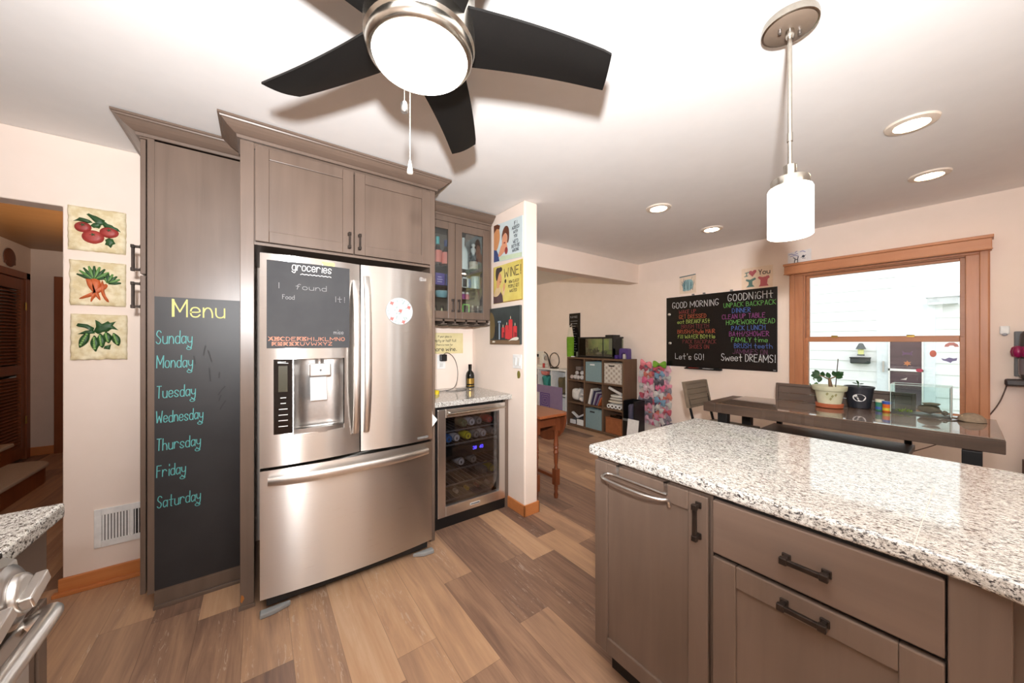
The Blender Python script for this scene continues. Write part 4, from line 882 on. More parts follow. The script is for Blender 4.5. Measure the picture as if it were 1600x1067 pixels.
t = thing('blue_tin', 'pale blue small tin beside the candle jar', 'tin', (1.513, 2.72, Z2)); B().lathe([(.024, Z2), (.024, Z2 + .095)], (1.510, 2.73, 0), 16).build('tin_body', flat((120, 136, 168), .35), t, smooth=45); B().lathe([(.025, Z2 + .09), (.025, Z2 + .10), (0, Z2 + .10)], (1.510, 2.73, 0), 16).build('lid', flat((160, 172, 190), .35), t, smooth=45)
t = thing('glass_bowl', 'pale blue glass bowl on the third cabinet shelf', 'bowl', (1.25, 2.72, Z3)); B().lathe([(.03, Z3), (.035, Z3 + .006), (.062, Z3 + .045), (.066, Z3 + .062), (.060, Z3 + .060), (.03, Z3 + .01), (0, Z3 + .009)], (1.25, 2.72, 0), 24).build('bowl_body', flat((140, 178, 186), .2), t, smooth=50); B().lathe([(.065, Z3 + .060), (.068, Z3 + .066), (.064, Z3 + .068)], (1.25, 2.72, 0), 24).build('rim', flat((170, 200, 204), .2), t, smooth=50)
for i, (x, c, w_) in enumerate(((1.445, (150, 60, 130), 'violet'), (1.485, (196, 88, 120), 'pink'))):
    t = thing('spice_jar', f'{w_} small jar on the third cabinet shelf', 'jar', (x, 2.70, Z3), 'bottles and jars in the glass cabinet'); B().lathe([(.018, Z3), (.018, Z3 + .05), (.013, Z3 + .06)], (x, 2.70, 0), 14).build('jar_body', flat(c, .3), t, smooth=45); B().lathe([(.014, Z3 + .058), (.014, Z3 + .075), (0, Z3 + .075)], (x, 2.70, 0), 14).build('lid', flat((210, 200, 196)), t, smooth=45)
t = thing('framed_photo', 'lime green framed picture on the cabinet floor', 'picture', (1.455, 2.68, Z0)); b = B(); b.box(1.425, 1.495, 2.675, 2.685, Z0, Z0 + .03); b.box(1.425, 1.495, 2.675, 2.685, Z0 + .115, Z0 + .125); b.box(1.425, 1.435, 2.675, 2.685, Z0, Z0 + .125); b.box(1.485, 1.495, 2.675, 2.685, Z0, Z0 + .125); b.build('frame', flat((150, 214, 110)), t); B().box(1.433, 1.487, 2.68, 2.685, Z0 + .028, Z0 + .117).build('print', flat((56, 52, 48)), t)
for i in range(7):
    x = 1.165 + i * 0.03; c, w_ = (((200, 196, 186), 'white'), ((58, 44, 36), 'brown'), ((214, 200, 160), 'cream'), ((60, 60, 62), 'black'), ((186, 150, 96), 'amber'), ((120, 60, 50), 'russet'), ((224, 224, 222), 'clear white'))[i]
    bottle(x, 2.66 + (i % 2) * 0.05, Z0, [(.013, 0), (.0135, .045), (.006, .065), (.006, .08)], flat(c, .25), f'tiny {w_} liquor miniature on the floor of the cabinet by the refrigerator', 'miniature_bottle', cap=[(.0075, .075), (.0075, .095), (0, .096)], capm=flat((40, 38, 38)), group='liquor miniatures on the cabinet floor')
for i, (x, c, w_) in enumerate(((1.522, (150, 130, 110), 'beige'), (1.548, (176, 110, 110), 'rose'), (1.576, (120, 104, 96), 'brown'), (1.600, (190, 176, 160), 'ivory'))):
    bottle(x, 2.67 + (i % 2) * .04, Z0, [(.015, 0), (.0155, .06), (.007, .085), (.007, .10)], flat(c, .25), f'small {w_} bottle on the cabinet floor next to the green frame', 'miniature_bottle', cap=[(.0085, .095), (.0085, .115), (0, .116)], capm=flat((206, 190, 170)), group='small bottles beside the green frame')
# ------------------------------------------------------------------ island
IX = 1.115
ic = B().prism([(1.095, 0.965), (1.960, 0.948), (2.010, -1.20), (0.92, -1.20), (0.92, -0.52)] + chaikin([(0.92, -0.50), (0.93, -0.24), (1.02, -0.12), (1.075, -0.045), (1.092, 0.03), (1.095, 0.12)], 3), 0.885, 0.925).build('island_countertop', M['granite'], bevel=0.010, seg=3, loc=(1.5, 0.2, 0.885))
tag(ic, 'long white speckled granite countertop on the taupe island', 'countertop')
B().box(1.098, 1.60, 0.0852, 0.0868, 0.9246, 0.9254).build('seam', flat((214, 200, 188), 0.3), ic)
i1 = thing('island_cabinet', 'island base cabinet with one tall shaker door and towel bar', 'cabinet', (1.5, 0.71, 0))
b = B(); b.box(IX + .004, 1.86, 0.489, 0.934, 0.11, 0.884); b.build('carcass', M['cab'], i1, bevel=0.002)
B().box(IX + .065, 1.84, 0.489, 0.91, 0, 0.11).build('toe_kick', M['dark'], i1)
b = B(); shaker_x(b, 0.496, 0.932, 0.128, 0.872, IX - .016, 0.020, 0.060); d1 = b.build('door', M['cab'], i1, bevel=0.003)
pull((IX - .016, 0.522, 0.795), (0, 0, 1), (-1, 0, 0), 0.095, d1, proj=0.032, w=0.012)
i2 = thing('island_cabinet', 'island base cabinet with a drawer above a shaker door front', 'cabinet', (1.5, 0.25, 0))
B().box(IX + .004, 1.88, 0.044, 0.487, 0.11, 0.884).build('carcass', M['dark'], i2)
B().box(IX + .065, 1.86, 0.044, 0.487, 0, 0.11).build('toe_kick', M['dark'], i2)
dw2 = B().box(IX - .016, IX + .004, 0.046, 0.482, 0.716, 0.872).build('drawer', M['cabh'], i2, bevel=0.003)
pull((IX - .016, 0.262, 0.792), (0, 1, 0), (-1, 0, 0), 0.078, dw2, proj=0.032, w=0.013)
b = B(); shaker_x(b, 0.046, 0.482, 0.128, 0.704, IX - .016, 0.020, 0.062); d2 = b.build('door', M['cab'], i2, bevel=0.003)
pull((IX - .016, 0.266, 0.672), (0, 1, 0), (-1, 0, 0), 0.080, d2, proj=0.032, w=0.013)
i3 = thing('island_cabinet', 'plain taupe end panel section of the island under the curved counter', 'cabinet', (1.5, -0.5, 0))
B().box(IX - .012, 1.90, -0.032, 0.043, 0, 0.884).build('end_panel', M['cab'], i3, bevel=0.003)
B().box(IX + .015, 1.90, -1.15, -0.032, 0.0, 0.884).build('carcass', M['cab'], i3)
# over-door towel bar
tb = thing('towel_bar', 'satin silver over-the-door towel bar on the island door', 'towel bar', (1.08, 0.72, 0.85))
for y in (0.820, 0.630): b = B(); b.box(IX - .0195, IX - .0165, y - .006, y + .006, 0.836, 0.876); b.box(IX - .0195, IX + .003, y - .006, y + .006, 0.8735, 0.876); b.build('hook', M['silver'], tb)
b = B(); b.tube([(IX - .022, 0.624, 0.838), (IX - .022, 0.84, 0.838)], 0.0045, 8); b.build('back_rail', M['silver'], tb, smooth=50)
b = B(); b.tube(chaikin([(IX - .022, 0.84, 0.838), (IX - .030, 0.866, 0.838), (IX - .075, 0.856, 0.838), (IX - .088, 0.80, 0.838), (IX - .092, 0.73, 0.838), (IX - .088, 0.66, 0.838), (IX - .070, 0.612, 0.838), (IX - .050, 0.602, 0.838), (IX - .046, 0.600, 0.815)], 3), 0.0055, 10); b.build('front_bar', M['silver'], tb, smooth=50)

# ------------------------------------------------------------------ range and counter by the doorway
lb = thing('base_cabinet', 'taupe base cabinet end next to the stove by the doorway', 'cabinet', (-0.75, 1.29, 0))
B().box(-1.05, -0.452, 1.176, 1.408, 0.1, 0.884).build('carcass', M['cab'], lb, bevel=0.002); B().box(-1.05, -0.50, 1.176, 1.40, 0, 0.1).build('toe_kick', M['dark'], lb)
dd = B(); shaker_x(dd, 1.182, 1.405, 0.12, 0.70, -0.452, 0.018, 0.05); 
b = B(); b.box(-0.452, -0.434, 1.182, 1.405, 0.72, 0.872); b.build('drawer', M['cabh'], lb, bevel=.003)
b = B(); b.box(-0.452, -0.440, 1.182, 1.405, 0.12, 0.70); b.box(-0.440, -0.434, 1.182, 1.225, 0.12, 0.70); b.box(-0.440, -0.434, 1.362, 1.405, 0.12, 0.70); b.box(-0.440, -0.434, 1.225, 1.362, 0.12, 0.165); b.box(-0.440, -0.434, 1.225, 1.362, 0.655, 0.70); b.build('door', M['cab'], lb, bevel=.002)
tag(B().prism([(-1.09, 1.172), (-0.418, 1.172), (-0.414, 1.436), (-1.09, 1.375)][:2] + [(-0.412, 1.434), (-1.09, 1.375)], 0.885, 0.925).build('stove_side_countertop', M['granite'], bevel=0.008, seg=3, loc=(-0.75, 1.3, 0.885)), 'speckled granite countertop corner beside the stove', 'countertop')
rg = thing('stove', 'stainless steel stove with large control knobs and bar handle', 'stove', (-0.75, 0.78, 0))
B().box(-1.06, -0.42, 0.405, 1.166, 0.0, 0.905).build('body', M['steel'], rg, bevel=.004)
B().box(-1.06, -0.415, 0.405, 1.166, 0.906, 0.925).build('cooktop', M['gloss'], rg, bevel=.004)
B().ext([(-0.42, 0.80), (-0.385, 0.80), (-0.398, 0.905), (-0.42, 0.918)], lambda p, a: (p[0], a, p[1]), 0.405, 1.166).build('control_panel', M['steelv'], rg, bevel=.003)
def knob(y):
    c = Vector((-0.390, y, 0.855)); m = Matrix.Rotation(rad(82), 3, 'Y'); b = B()
    b.lathe([(0.060, 0), (0.060, 0.006), (0.052, 0.011), (0.046, 0.013)], c, 28, m); kb = b.build('knob', M['silver'], rg, smooth=35)
    b = B(); b.lathe([(0.040, 0.012), (0.038, 0.022), (0.034, 0.026), (0.0, 0.027)], c, 28, m); b.obox(c + m @ Vector((0, 0, 0.034)), (0.024, 0.076, 0.018), m @ Matrix.Rotation(rad(14), 3, 'Z')); b.build('grip', M['steelv'], kb, smooth=35, bevel=.003)
for y in (1.105, 0.98, 0.79, 0.60, 0.47): knob(y)
od = B().box(-0.42, -0.38, 0.415, 1.158, 0.20, 0.785).build('oven_door', M['steel'], rg, bevel=.004); B().box(-0.3805, -0.378, 0.52, 1.05, 0.32, 0.64).build('oven_window', M['gloss'], od)
b = B(); b.tube(chaikin([(-0.38, 1.145, 0.770), (-0.345, 1.155, 0.79), (-0.338, 1.09, 0.795), (-0.334, 0.78, 0.795), (-0.338, 0.48, 0.795), (-0.345, 0.42, 0.79), (-0.38, 0.435, 0.770)], 3), 0.015, 14); b.build('door_handle', M['steelv'], od, smooth=50)
B().box(-0.42, -0.385, 0.415, 1.158, 0.03, 0.19).build('storage_drawer', M['steel'], rg, bevel=.004)

# ------------------------------------------------------------------ dining set
TZ = 0.86
tbz = thing('dining_table', 'tall dark plank dining table with thick rough-sawn edge under the window', 'table', (3.3, 0.6, 0))
b = B(); b.prism([(2.935, 1.262), (2.988, -0.062), (3.715, -0.045), (3.505, 1.262)], TZ - 0.006, TZ); b.build('table_top', M['table'], tbz, bevel=.002)
b = B()
nn = 60; pf = [(2.928 + (2.985 - 2.928) * i / nn + R.uniform(-.0016, .0010), 1.262 + (-0.064 - 1.262) * i / nn) for i in range(nn + 1)]
b.prism(pf + [(3.715, -0.047), (3.505, 1.262)], TZ - 0.075, TZ - 0.0065); b.build('slab_edge', M['tableedge'], tbz, bevel=.003)
B().prism([(2.925, 1.2625), (3.500, 1.2625), (3.48, 1.355), (2.925, 1.355)], TZ - 0.075, TZ - 0.004).build('breadboard_end', M['tableedge'], tbz, bevel=.006)
for y0, y1 in ((1.19, 1.258), (0.005, 0.070)):
    for x0 in (2.955, 3.42): B().box(x0, x0 + 0.06, y0, y1, 0, TZ - 0.0755).build('leg', M['blkmetal'], tbz, bevel=.003)
    B().box(2.955, 3.48, y0, y1, 0.0, 0.03).build('foot_rail', M['blkmetal'], tbz, bevel=.003)
def seat_back(b, x0, x1, yf, z0, z1, lean, th=0.03):
    """framed slatted back panel facing -y and leaning to +y"""
    def P(x, z, d): return (x, yf + d + (z - z0) * lean, z)
    def pn(xa, xb, za, zb, d0, d1): b.ext([(xa, za), (xb, za), (xb, zb), (xa, zb)], lambda p, a: P(p[0], p[1], a), d0, d1)
    pn(x0, x0 + .02, z0, z1, 0, th); pn(x1 - .02, x1, z0, z1, 0, th); pn(x0 + .02, x1 - .02, z1 - .02, z1, 0, th); pn(x0 + .02, x1 - .02, z0, z0 + .02, 0, th)
    k = 4; h = (z1 - z0 - .04) / k
    for i in range(k): pn(x0 + .02, x1 - .02, z0 + .02 + i * h + .0015, z0 + .02 + (i + 1) * h - .0015, 0.006, th - .004)
cx = thing('counter_chair', 'weathered wood counter chair at the end of the dining table', 'chair', (3.24, 1.4, 0))
b = B(); seat_back(b, 3.03, 3.44, 1.515, 0.765, 0.988, 0.20); b.build('backrest', M['chair'], cx, bevel=.002)
B().box(3.03, 3.44, 1.125, 1.50, 0.60, 0.625).build('seat', M['chair'], cx, bevel=.004)
for x in (3.045, 3.40):
    B().tube([(x + .012, 1.48, 0), (x + .012, 1.485, 0.60), (x + .012, 1.525, 0.76), (x + .012, 1.548, 0.86)], 0.012, 6).build('leg', M['blkmetal'], cx)
    B().tube([(x + .012, 1.15, 0), (x + .012, 1.15, 0.60)], 0.012, 6).build('leg', M['blkmetal'], cx)
B().box(3.05, 3.42, 1.14, 1.16, 0.25, 0.27).build('stretcher', M['blkmetal'], cx)
bn = thing('bench', 'dark wood counter-height bench with slatted back behind the dining table', 'bench', (3.55, 0.69, 0))
b = B()
def swp(p): return Vector((p[1] - 0 , p[0], p[2]))
bb = B(); seat_back(bb, 0.285, 1.105, 3.715, 0.70, 0.978, 0.10)
b.add([swp(v) for v in bb.v], bb.f); b.build('backrest', M['bench'], bn, bevel=.002)
B().box(3.30, 3.70, 0.285, 1.105, 0.59, 0.625).build('seat', M['bench'], bn, bevel=.004)
for y in (0.30, 1.035): 
    for x in (3.31, 3.66): B().box(x, x + .03, y, y + .03, 0, 0.59).build('leg', M['blkmetal'], bn)
for x in (3.31, 3.66): B().box(x, x + .03, 0.62, 0.65, 0, 0.59).build('leg', M['blkmetal'], bn)
for y in (0.30, 1.05): B().box(3.69, 3.725, y, y + .035, 0.60, 0.76).build('back_post', M['blkmetal'], bn)
B().box(3.32, 3.34, 0.30, 1.06, 0.22, 0.25).build('stretcher', M['blkmetal'], bn)

def leafq(b, c, d, n, L, w):
    c = Vector(c); d = Vector(d).normalized(); s = d.cross(Vector(n)).normalized(); u = s.cross(d)
    st_ = [(0, 0.15), (.25, .8), (.5, 1), (.75, .75), (1, 0.02)]; vs = []
    for t, k in st_: vs += [c + d * L * t - s * w * k + u * (.1 * L * k), c + d * L * t + u * (-.06 * L * math.sin(t * 3)), c + d * L * t + s * w * k + u * (.1 * L * k)]
    fs = []
    for i in range(4): fs += [(i * 3, i * 3 + 1, i * 3 + 4, i * 3 + 3), (i * 3 + 1, i * 3 + 2, i * 3 + 5, i * 3 + 4)]
    b.add(vs, fs)
# potted plants
p1 = thing('potted_plant', 'cream crackle pot with a small jade plant on the table', 'plant', (3.42, 0.68, TZ)); px, py = 3.42, 0.68
B().lathe([(.066, TZ + .030), (.082, TZ + .125), (.094, TZ + .126), (.098, TZ + .132), (.100, TZ + .160), (.094, TZ + .161), (.088, TZ + .14), (.0, TZ + .135)], (px, py, 0), 32).build('pot', M['potcream'], p1, smooth=35)
B().lathe([(.060, TZ + .0005), (.076, TZ + .004), (.080, TZ + .030), (.068, TZ + .032)], (px, py, 0), 32).build('saucer', M['terracotta'], p1, smooth=35)
B().lathe([(.088, TZ + .1405), (.04, TZ + .148), (0, TZ + .15)], (px, py, 0), 20).build('soil', M['soil'], p1, smooth=60)
B().tube([(px, py - .01, TZ + .14), (px - .004, py - .005, TZ + .18), (px + .002, py, TZ + .215)], [.013, .011, .008], 8).tube([(px + .002, py, TZ + .205), (px - .01, py + .03, TZ + .225), (px - .01, py + .055, TZ + .235)], .005, 6).tube([(px + .002, py, TZ + .21), (px + .01, py - .035, TZ + .23)], .005, 6).build('stem', M['stem'], p1, smooth=50)
B().tube([(px + .02, py - .03, TZ + .14), (px + .018, py - .045, TZ + .36)], .0028, 6).build('stake', flat((70, 56, 50)), p1)
b = B()
for c, d in (((-.01, .055, .235), (-.1, 1, .5)), ((-.01, .055, .235), (-.3, .6, 1)), ((-.01, .05, .23), (-.4, .5, -.3)), ((-.01, .045, .225), (-.2, .3, -1)), ((-.005, .035, .225), (-.5, -.1, .8)), ((.01, -.035, .23), (-.2, -1, .4)), ((.01, -.035, .23), (-.3, -.5, 1)), ((.01, -.035, .23), (-.4, .3, .9)), ((.01, -.03, .23), (-.3, -1, -.1)), ((.002, 0, .215), (-.3, .2, 1)), ((.01, -.04, .235), (.2, -.9, .8)), ((-.01, .06, .235), (.1, 1, -.2))):
    leafq(b, (px + c[0], py + c[1], TZ + c[2]), d, (-1, 0, .3), .048, .016)
b.build('leaves', M['leafdk'], p1, smooth=60)
b = B()
for i, (cy_, cz_) in enumerate(((.02, .085), (-.01, .07), (-.03, .08), (.0, .05))):
    a0 = 3.14159 - cy_ * 12 + .28; r_ = .0835; b.add([(px + (r_ - (.125 - cz_ - .02) * .12) * math.cos(a0 + s) , py + (r_ - (.125 - cz_ - .02) * .12) * math.sin(a0 + s), TZ + cz_ + .02 + t) for s, t in ((-.1, 0), (.0, -.012), (.12, .004), (.02, .012))], [(0, 1, 2, 3)])
b.build('leaf_motif', flat((150, 146, 96)), p1)
p2 = thing('potted_plant', 'black pot with white oval label and a tiny seedling on the table', 'plant', (3.575, 0.545, TZ)); px, py = 3.575, 0.545
B().lathe([(.056, TZ + .0005), (.060, TZ + .003), (.078, TZ + .145), (.082, TZ + .146), (.083, TZ + .158), (.078, TZ + .159), (.074, TZ + .13), (0, TZ + .128)], (px, py, 0), 32).build('pot', flat((40, 42, 50), .4), p2, smooth=35)
B().lathe([(.074, TZ + .131), (0, TZ + .136)], (px, py, 0), 20).build('soil', M['soil'], p2)
ang = math.atan2(-py, -px)
def PL(s, t, d): 
    z = t; r = .0595 + (z / .145) * .0185 + .0012 + d; a = ang - s / .07
    return (px + r * math.cos(a), py + r * math.sin(a), TZ + z)
lbm = B(); lbm.add([PL(q[0], q[1], 0) for q in ell(0, .080, .036, .027, 28)], [tuple(range(28))]); lo = lbm.build('label_sticker', M['white'], p2)
b = B(); b.strokes(mwrite('Aloe', 0, .081, .013, .13), lambda s, t, d: PL(s, t, .001), .0024); b.strokes(mwrite('vera', 0, .064, .011, .13), lambda s, t, d: PL(s, t, .001), .002); b.build('lettering', INK, lo)
B().tube([(px, py, TZ + .13), (px, py + .006, TZ + .175)], .003, 6).build('stem', M['leafdk'], p2)
b = B()
for d in ((-.3, 1, .3), (-.3, -1, .2), (-.5, .2, 1)): leafq(b, (px, py + .006, TZ + .172), d, (-.2, 0, 1), .035, .010)
b.build('leaves', M['leafdk'], p2, smooth=60)
# fish food tubs
for x, y, c1, c2, lbx, h_ in ((3.545, 0.437, (64, 140, 110), (230, 226, 200), 'green and white small food tub behind the blue lidded tub', .078), (3.520, 0.400, (226, 108, 46), (46, 84, 168), 'orange food tub with blue lid beside the small glass tank', .072)):
    t = thing('fish_food_tub', lbx, 'tub', (x, y, TZ), 'fish food tubs on the table')
    B().lathe([(.020, TZ + .0005), (.022, TZ + .004), (.022, TZ + h_ - .016)], (x, y, 0), 20).build('tub_body', flat(c1, .35), t, smooth=45)
    B().lathe([(.0235, TZ + h_ - .018), (.0235, TZ + h_), (.0, TZ + h_ + .001)], (x, y, 0), 20).build('lid', flat(c2, .35), t, smooth=45)
    B().lathe([(.0223, TZ + .01), (.0223, TZ + .028)], (x, y, 0), 20).build('label_band', flat((206, 196, 60) if c1[0] > 200 else (70, 100, 180), .35), t, smooth=45)
# small tank
tk = thing('small_fish_tank', 'empty rimless glass tank with rocks on the table by the window', 'fish tank', (3.57, 0.25, TZ)); x0, x1, y0, y1, zb, zt = 3.50, 3.66, 0.123, 0.380, TZ + .0005, TZ + .195
for bx in ((x0, x0 + .005, y0, y1), (x1 - .005, x1, y0, y1), (x0 + .005, x1 - .005, y0, y0 + .005), (x0 + .005, x1 - .005, y1 - .005, y1)): B().box(*bx, zb + .006, zt).build('glass_wall', M['tank'], tk)
B().box(x0, x1, y0, y1, zb, zb + .006).build('base_plate', flat((70, 72, 62), .4), tk)
b = B()
for (xa, ya), (xb, yb) in (((x0, y0), (x0, y1)), ((x1, y0), (x1, y1)), ((x0, y0), (x1, y0)), ((x0, y1), (x1, y1))): b.box(min(xa, xb) - .001, max(xa, xb) + .001, min(ya, yb) - .001, max(ya, yb) + .001, zt, zt + .003)
for xa in (x0, x1):
    for ya in (y0, y1): b.box(xa - .0015, xa + .0015, ya - .0015, ya + .0015, zb + .006, zt)
b.build('polished_rim', flat((214, 238, 232), .2), tk)
def rock(c, r, mat, lb, seed):
    rr = random.Random(seed); ph = [rr.uniform(0, 6.3) for _ in range(6)]; b = B()
    def f(u, v):
        t = math.pi * v; a = 2 * math.pi * u; k = 1 + .10 * math.sin(2 * a + ph[0]) + .07 * math.sin(3 * a + ph[1] + 3 * t) + .06 * math.sin(5 * t + ph[2])
        return (c[0] + r[0] * k * math.sin(t) * math.cos(a), c[1] + r[1] * k * math.sin(t) * math.sin(a), c[2] - r[2] * k * math.cos(t))
    b.surf(f, 20, 12); return tag(b.build('rock', mat, smooth=60, loc=c), lb, 'rock', 'rocks in the small tank')
rock((3.585, 0.215, TZ + .040), (.050, .058, .027), M['stone'], 'large brown rock lying in the small glass tank', 3)
rock((3.575, 0.205, TZ + .076), (.030, .036, .009), M['stonelt'], 'flat pale rock on top of the brown rock in the tank', 5)
rock((3.575, 0.150, TZ + .024), (.022, .017, .014), M['stone'], 'small brown rock in the tank corner beside the large rock', 8)
b = B()
for i in range(26): leafq(b, (3.53 + R.random() * .1, 0.29 + R.random() * .075, TZ + .008), (R.uniform(-1, 1), R.uniform(-1, 1), R.uniform(.3, 1)), (0, 0, 1), .02, .005)
tag(b.build('water_plant', flat((150, 176, 60)), loc=(3.58, .32, TZ)), 'yellow-green plant lying in the bottom of the small tank', 'plant')
cp = thing('cap', 'tan brimmed cap lying on the table corner beside the tank', 'cap', (3.50, 0.075, TZ))
b = B(); b.surf(lambda u, v: (3.505 + .052 * math.cos(2 * math.pi * u) * math.cos(v * 1.5), 0.045 + .056 * math.sin(2 * math.pi * u) * math.cos(v * 1.5), TZ + .002 + .050 * math.sin(v * 1.57)), 24, 8); b.build('crown', M['tan'], cp, smooth=60)
b = B(); b.surf(lambda u, v: (3.505 + (.050 + .0 * v) * math.cos(math.pi * u) * (1 - v * .25), 0.070 + .055 * v * math.sin(math.pi * u) + .02 * math.sin(math.pi * u), TZ + .004 + .012 * math.sin(math.pi * u) * v), 16, 5); b.surf(lambda u, v: (3.505 + .050 * math.cos(math.pi * u) * (1 - v * .25), 0.070 + .055 * v * math.sin(math.pi * u) + .02 * math.sin(math.pi * u), TZ + .002 + .012 * math.sin(math.pi * u) * v), 16, 5); b.build('brim', flat((112, 98, 84), .9), cp, smooth=60)

# ------------------------------------------------------------------ partition signs
def panel(b, x, y0, y1, z0, z1, th): b.box(x - th, x, y0, y1, z0, z1)
XP = 1.6495
s1 = thing('humorous_tin_sign', 'pale tin sign of a vintage couple reading both be wrong', 'sign', (XP, 2.31, 2.02))
B().ext([(0, 0.02), (.407, -.008), (.407, .315), (0, .338)], lambda p, a: (XP - a, 2.516 - p[0], 2.012 + p[1]), 0.0, 0.005).build('panel', M['paleblue'], s1, bevel=.002)
F = FX(XP - .0055, 2.516, 2.012); b = B()
b.m = 0; b.poly([(.003, .022), (.090, .018), (.075, .07), (.045, .12), (.004, .14)], F, .0002)             # suit
b.m = 1; b.poly(blob([(.004, .13), (.05, .11), (.085, .17), (.10, .22), (.085, .30), (.05, .325), (.004, .33)]), F, .0004)   # man's face
b.m = 2; b.poly([(.004, .27), (.05, .30), (.09, .285), (.10, .315), (.06, .335), (.004, .337)], F, .0006); b.poly(blob([(.12, .18), (.13, .25), (.17, .295), (.22, .28), (.235, .22), (.225, .15), (.20, .14), (.21, .20), (.18, .24), (.14, .22)]), F, .0006)
b.m = 3; b.poly(blob([(.125, .13), (.13, .20), (.16, .24), (.20, .22), (.205, .15), (.18, .10), (.15, .09)]), F, .0005); b.poly(blob([(.07, .06), (.10, .05), (.16, .08), (.21, .10), (.20, .14), (.15, .13), (.12, .15), (.09, .10)]), F, .0007)
b.m = 4; b.poly(ell(.19, .085, .022, .03, 14), F, .0008); b.poly(ell(.165, .155, .014, .006, 10), F, .0008)
b.m = 5; b.poly([(.09, .018), (.40, -.004), (.40, .03), (.1, .055)], F, .0001)
b.build('picture', [flat((62, 74, 122)), flat((214, 150, 100)), flat((104, 58, 38)), flat((226, 158, 122)), flat((150, 60, 56)), flat((206, 222, 190))], s1)
b = B()
for i, (tx, hh) in enumerate((('IF I', .026), ('AGREED', .024), ('WITH', .022), ('YOU', .022), ("WE'D", .026), ('BOTH BE', .024), ('WRONG', .024))): b.strokes(mwrite(tx, .318, .268 - i * .034 - (0.01 if i > 3 else 0), hh, .125), F, .0045, .0004)
b.build('lettering', flat((70, 76, 84)), s1)
s2 = thing('wine_tin_sign', 'yellow tin sign with a lady and the word wine', 'sign', (XP, 2.31, 1.68))
B().box(XP - .005, XP, 2.107, 2.520, 1.672, 1.990).build('panel', M['yellowsign'], s2, bevel=.002)
F = FX(XP - .0055, 2.520, 1.672); b = B()
b.m = 0; b.poly([(.002, .002), (.150, .002), (.14, .06), (.11, .10), (.06, .09), (.02, .07), (.002, .075)], F, .0002)
b.m = 1; b.poly(blob([(.004, .07), (.03, .12), (.055, .145), (.10, .14), (.125, .10), (.07, .06), (.02, .06)]), F, .0004); b.poly([(.135, .12), (.16, .14), (.175, .10), (.165, .06), (.14, .06)], F, .0004)
b.m = 2; b.poly(blob([(.055, .13), (.05, .18), (.06, .24), (.10, .26), (.125, .23), (.13, .19), (.11, .155), (.09, .15), (.09, .13)]), F, .0006); b.poly(blob([(.15, .09), (.175, .11), (.18, .15), (.165, .165), (.15, .14)]), F, .0006)
b.m = 3; b.poly(blob([(.045, .20), (.035, .25), (.045, .30), (.07, .305), (.09, .30), (.12, .305), (.14, .285), (.13, .265), (.10, .262), (.08, .24), (.06, .19)]), F, .0008); b.poly(ell(.183, .175, .013, .017, 12), F, .0008)
b.m = 4; b.poly(ell(.108, .178, .012, .005, 8), F, .0009); b.poly(rect(.002, .412, .002, .007), F, .0001); b.poly(rect(.405, .412, .002, .315), F, .0001); b.poly(rect(.002, .007, .002, .315), F, .0001)
b.build('picture', [flat((84, 58, 58)), flat((226, 196, 150)), flat((222, 164, 118)), flat((54, 36, 34)), flat((150, 90, 50))], s2)
b = B(); b.strokes(write('WINE!', .165, .205, .225, .072), F, .008, .0004); b.strokes(mwrite('HOW CLASSY', .30, .150, .022, .115), F, .0038, .0004); b.strokes(mwrite('PEOPLE GET', .295, .112, .024, .115), F, .0042, .0004); b.strokes(mwrite('WASTED', .29, .076, .022, .13), F, .0042, .0004)
b.build('lettering', flat((82, 66, 50)), s2)
s3 = thing('canvas_print', 'dark canvas print of red candles and a bottle', 'picture', (XP, 2.33, 1.33))
B().box(XP - .022, XP, 2.121, 2.552, 1.325, 1.632).build('canvas', M['canvasdk'], s3, bevel=.003)
F = FX(XP - .0226, 2.552, 1.325); b = B()
b.m = 0; b.poly(rect(.001, .43, .001, .035), F, .0001)
b.m = 1; b.poly(blob([(.002, .04), (.06, .05), (.085, .12), (.075, .22), (.04, .27), (.002, .28)]), F, .0002)
b.m = 2; b.poly(rect(.125, .175, .035, .19), F, .0003); b.poly(rect(.08, .105, .04, .15), F, .0002)
b.m = 3; b.poly(rect(.140, .160, .04, .175), F, .0005); b.poly(rect(.127, .173, .18, .195), F, .0005)
b.m = 4
for x, w_, h0, h1 in ((.185, .04, .055, .135), (.235, .045, .045, .15), (.285, .05, .05, .195), (.345, .05, .055, .14), (.265, .045, .04, .115)): b.poly(rect(x, x + w_, h0, h1), F, .0004); b.poly(ell(x + w_ / 2, h1, w_ / 2, .006, 12), F, .0004)
b.m = 5; b.poly(blob([(.28, .025), (.33, .035), (.40, .03), (.425, .05), (.39, .06), (.33, .05)]), F, .0006); b.poly(blob([(.04, .015), (.08, .012), (.09, .025), (.05, .03)]), F, .0006)
b.m = 6
for x, z in ((.205, .15), (.258, .168), (.31, .215), (.37, .158)): b.poly(ell(x, z, .004, .013, 8), F, .0006)
b.m = 7; b.poly([(.20, .055), (.225, .055), (.225, .10), (.20, .10)], F, .0007); b.poly([(.36, .05), (.392, .05), (.392, .09), (.36, .10)], F, .0007)
b.build('picture', [flat((120, 96, 72)), flat((116, 98, 64)), flat((30, 34, 44)), flat((150, 170, 186)), flat((206, 60, 62)), flat((220, 214, 200)), flat((240, 224, 190)), flat((150, 36, 46))], s3)
sw = thing('light_switch', 'white double light switch on the partition wall', 'switch', (XP, 2.18, 1.19))
B().box(XP - .006, XP, 2.125, 2.235, 1.135, 1.245).build('cover_plate', M['white'], sw, bevel=.002)
for y in (2.155, 2.205): B().obox((XP - .008, y, 1.19), (.006, .030, .06), Matrix.Rotation(rad(5), 3, 'Y')).build('rocker', flat((226, 226, 222), .35), sw, bevel=.001)
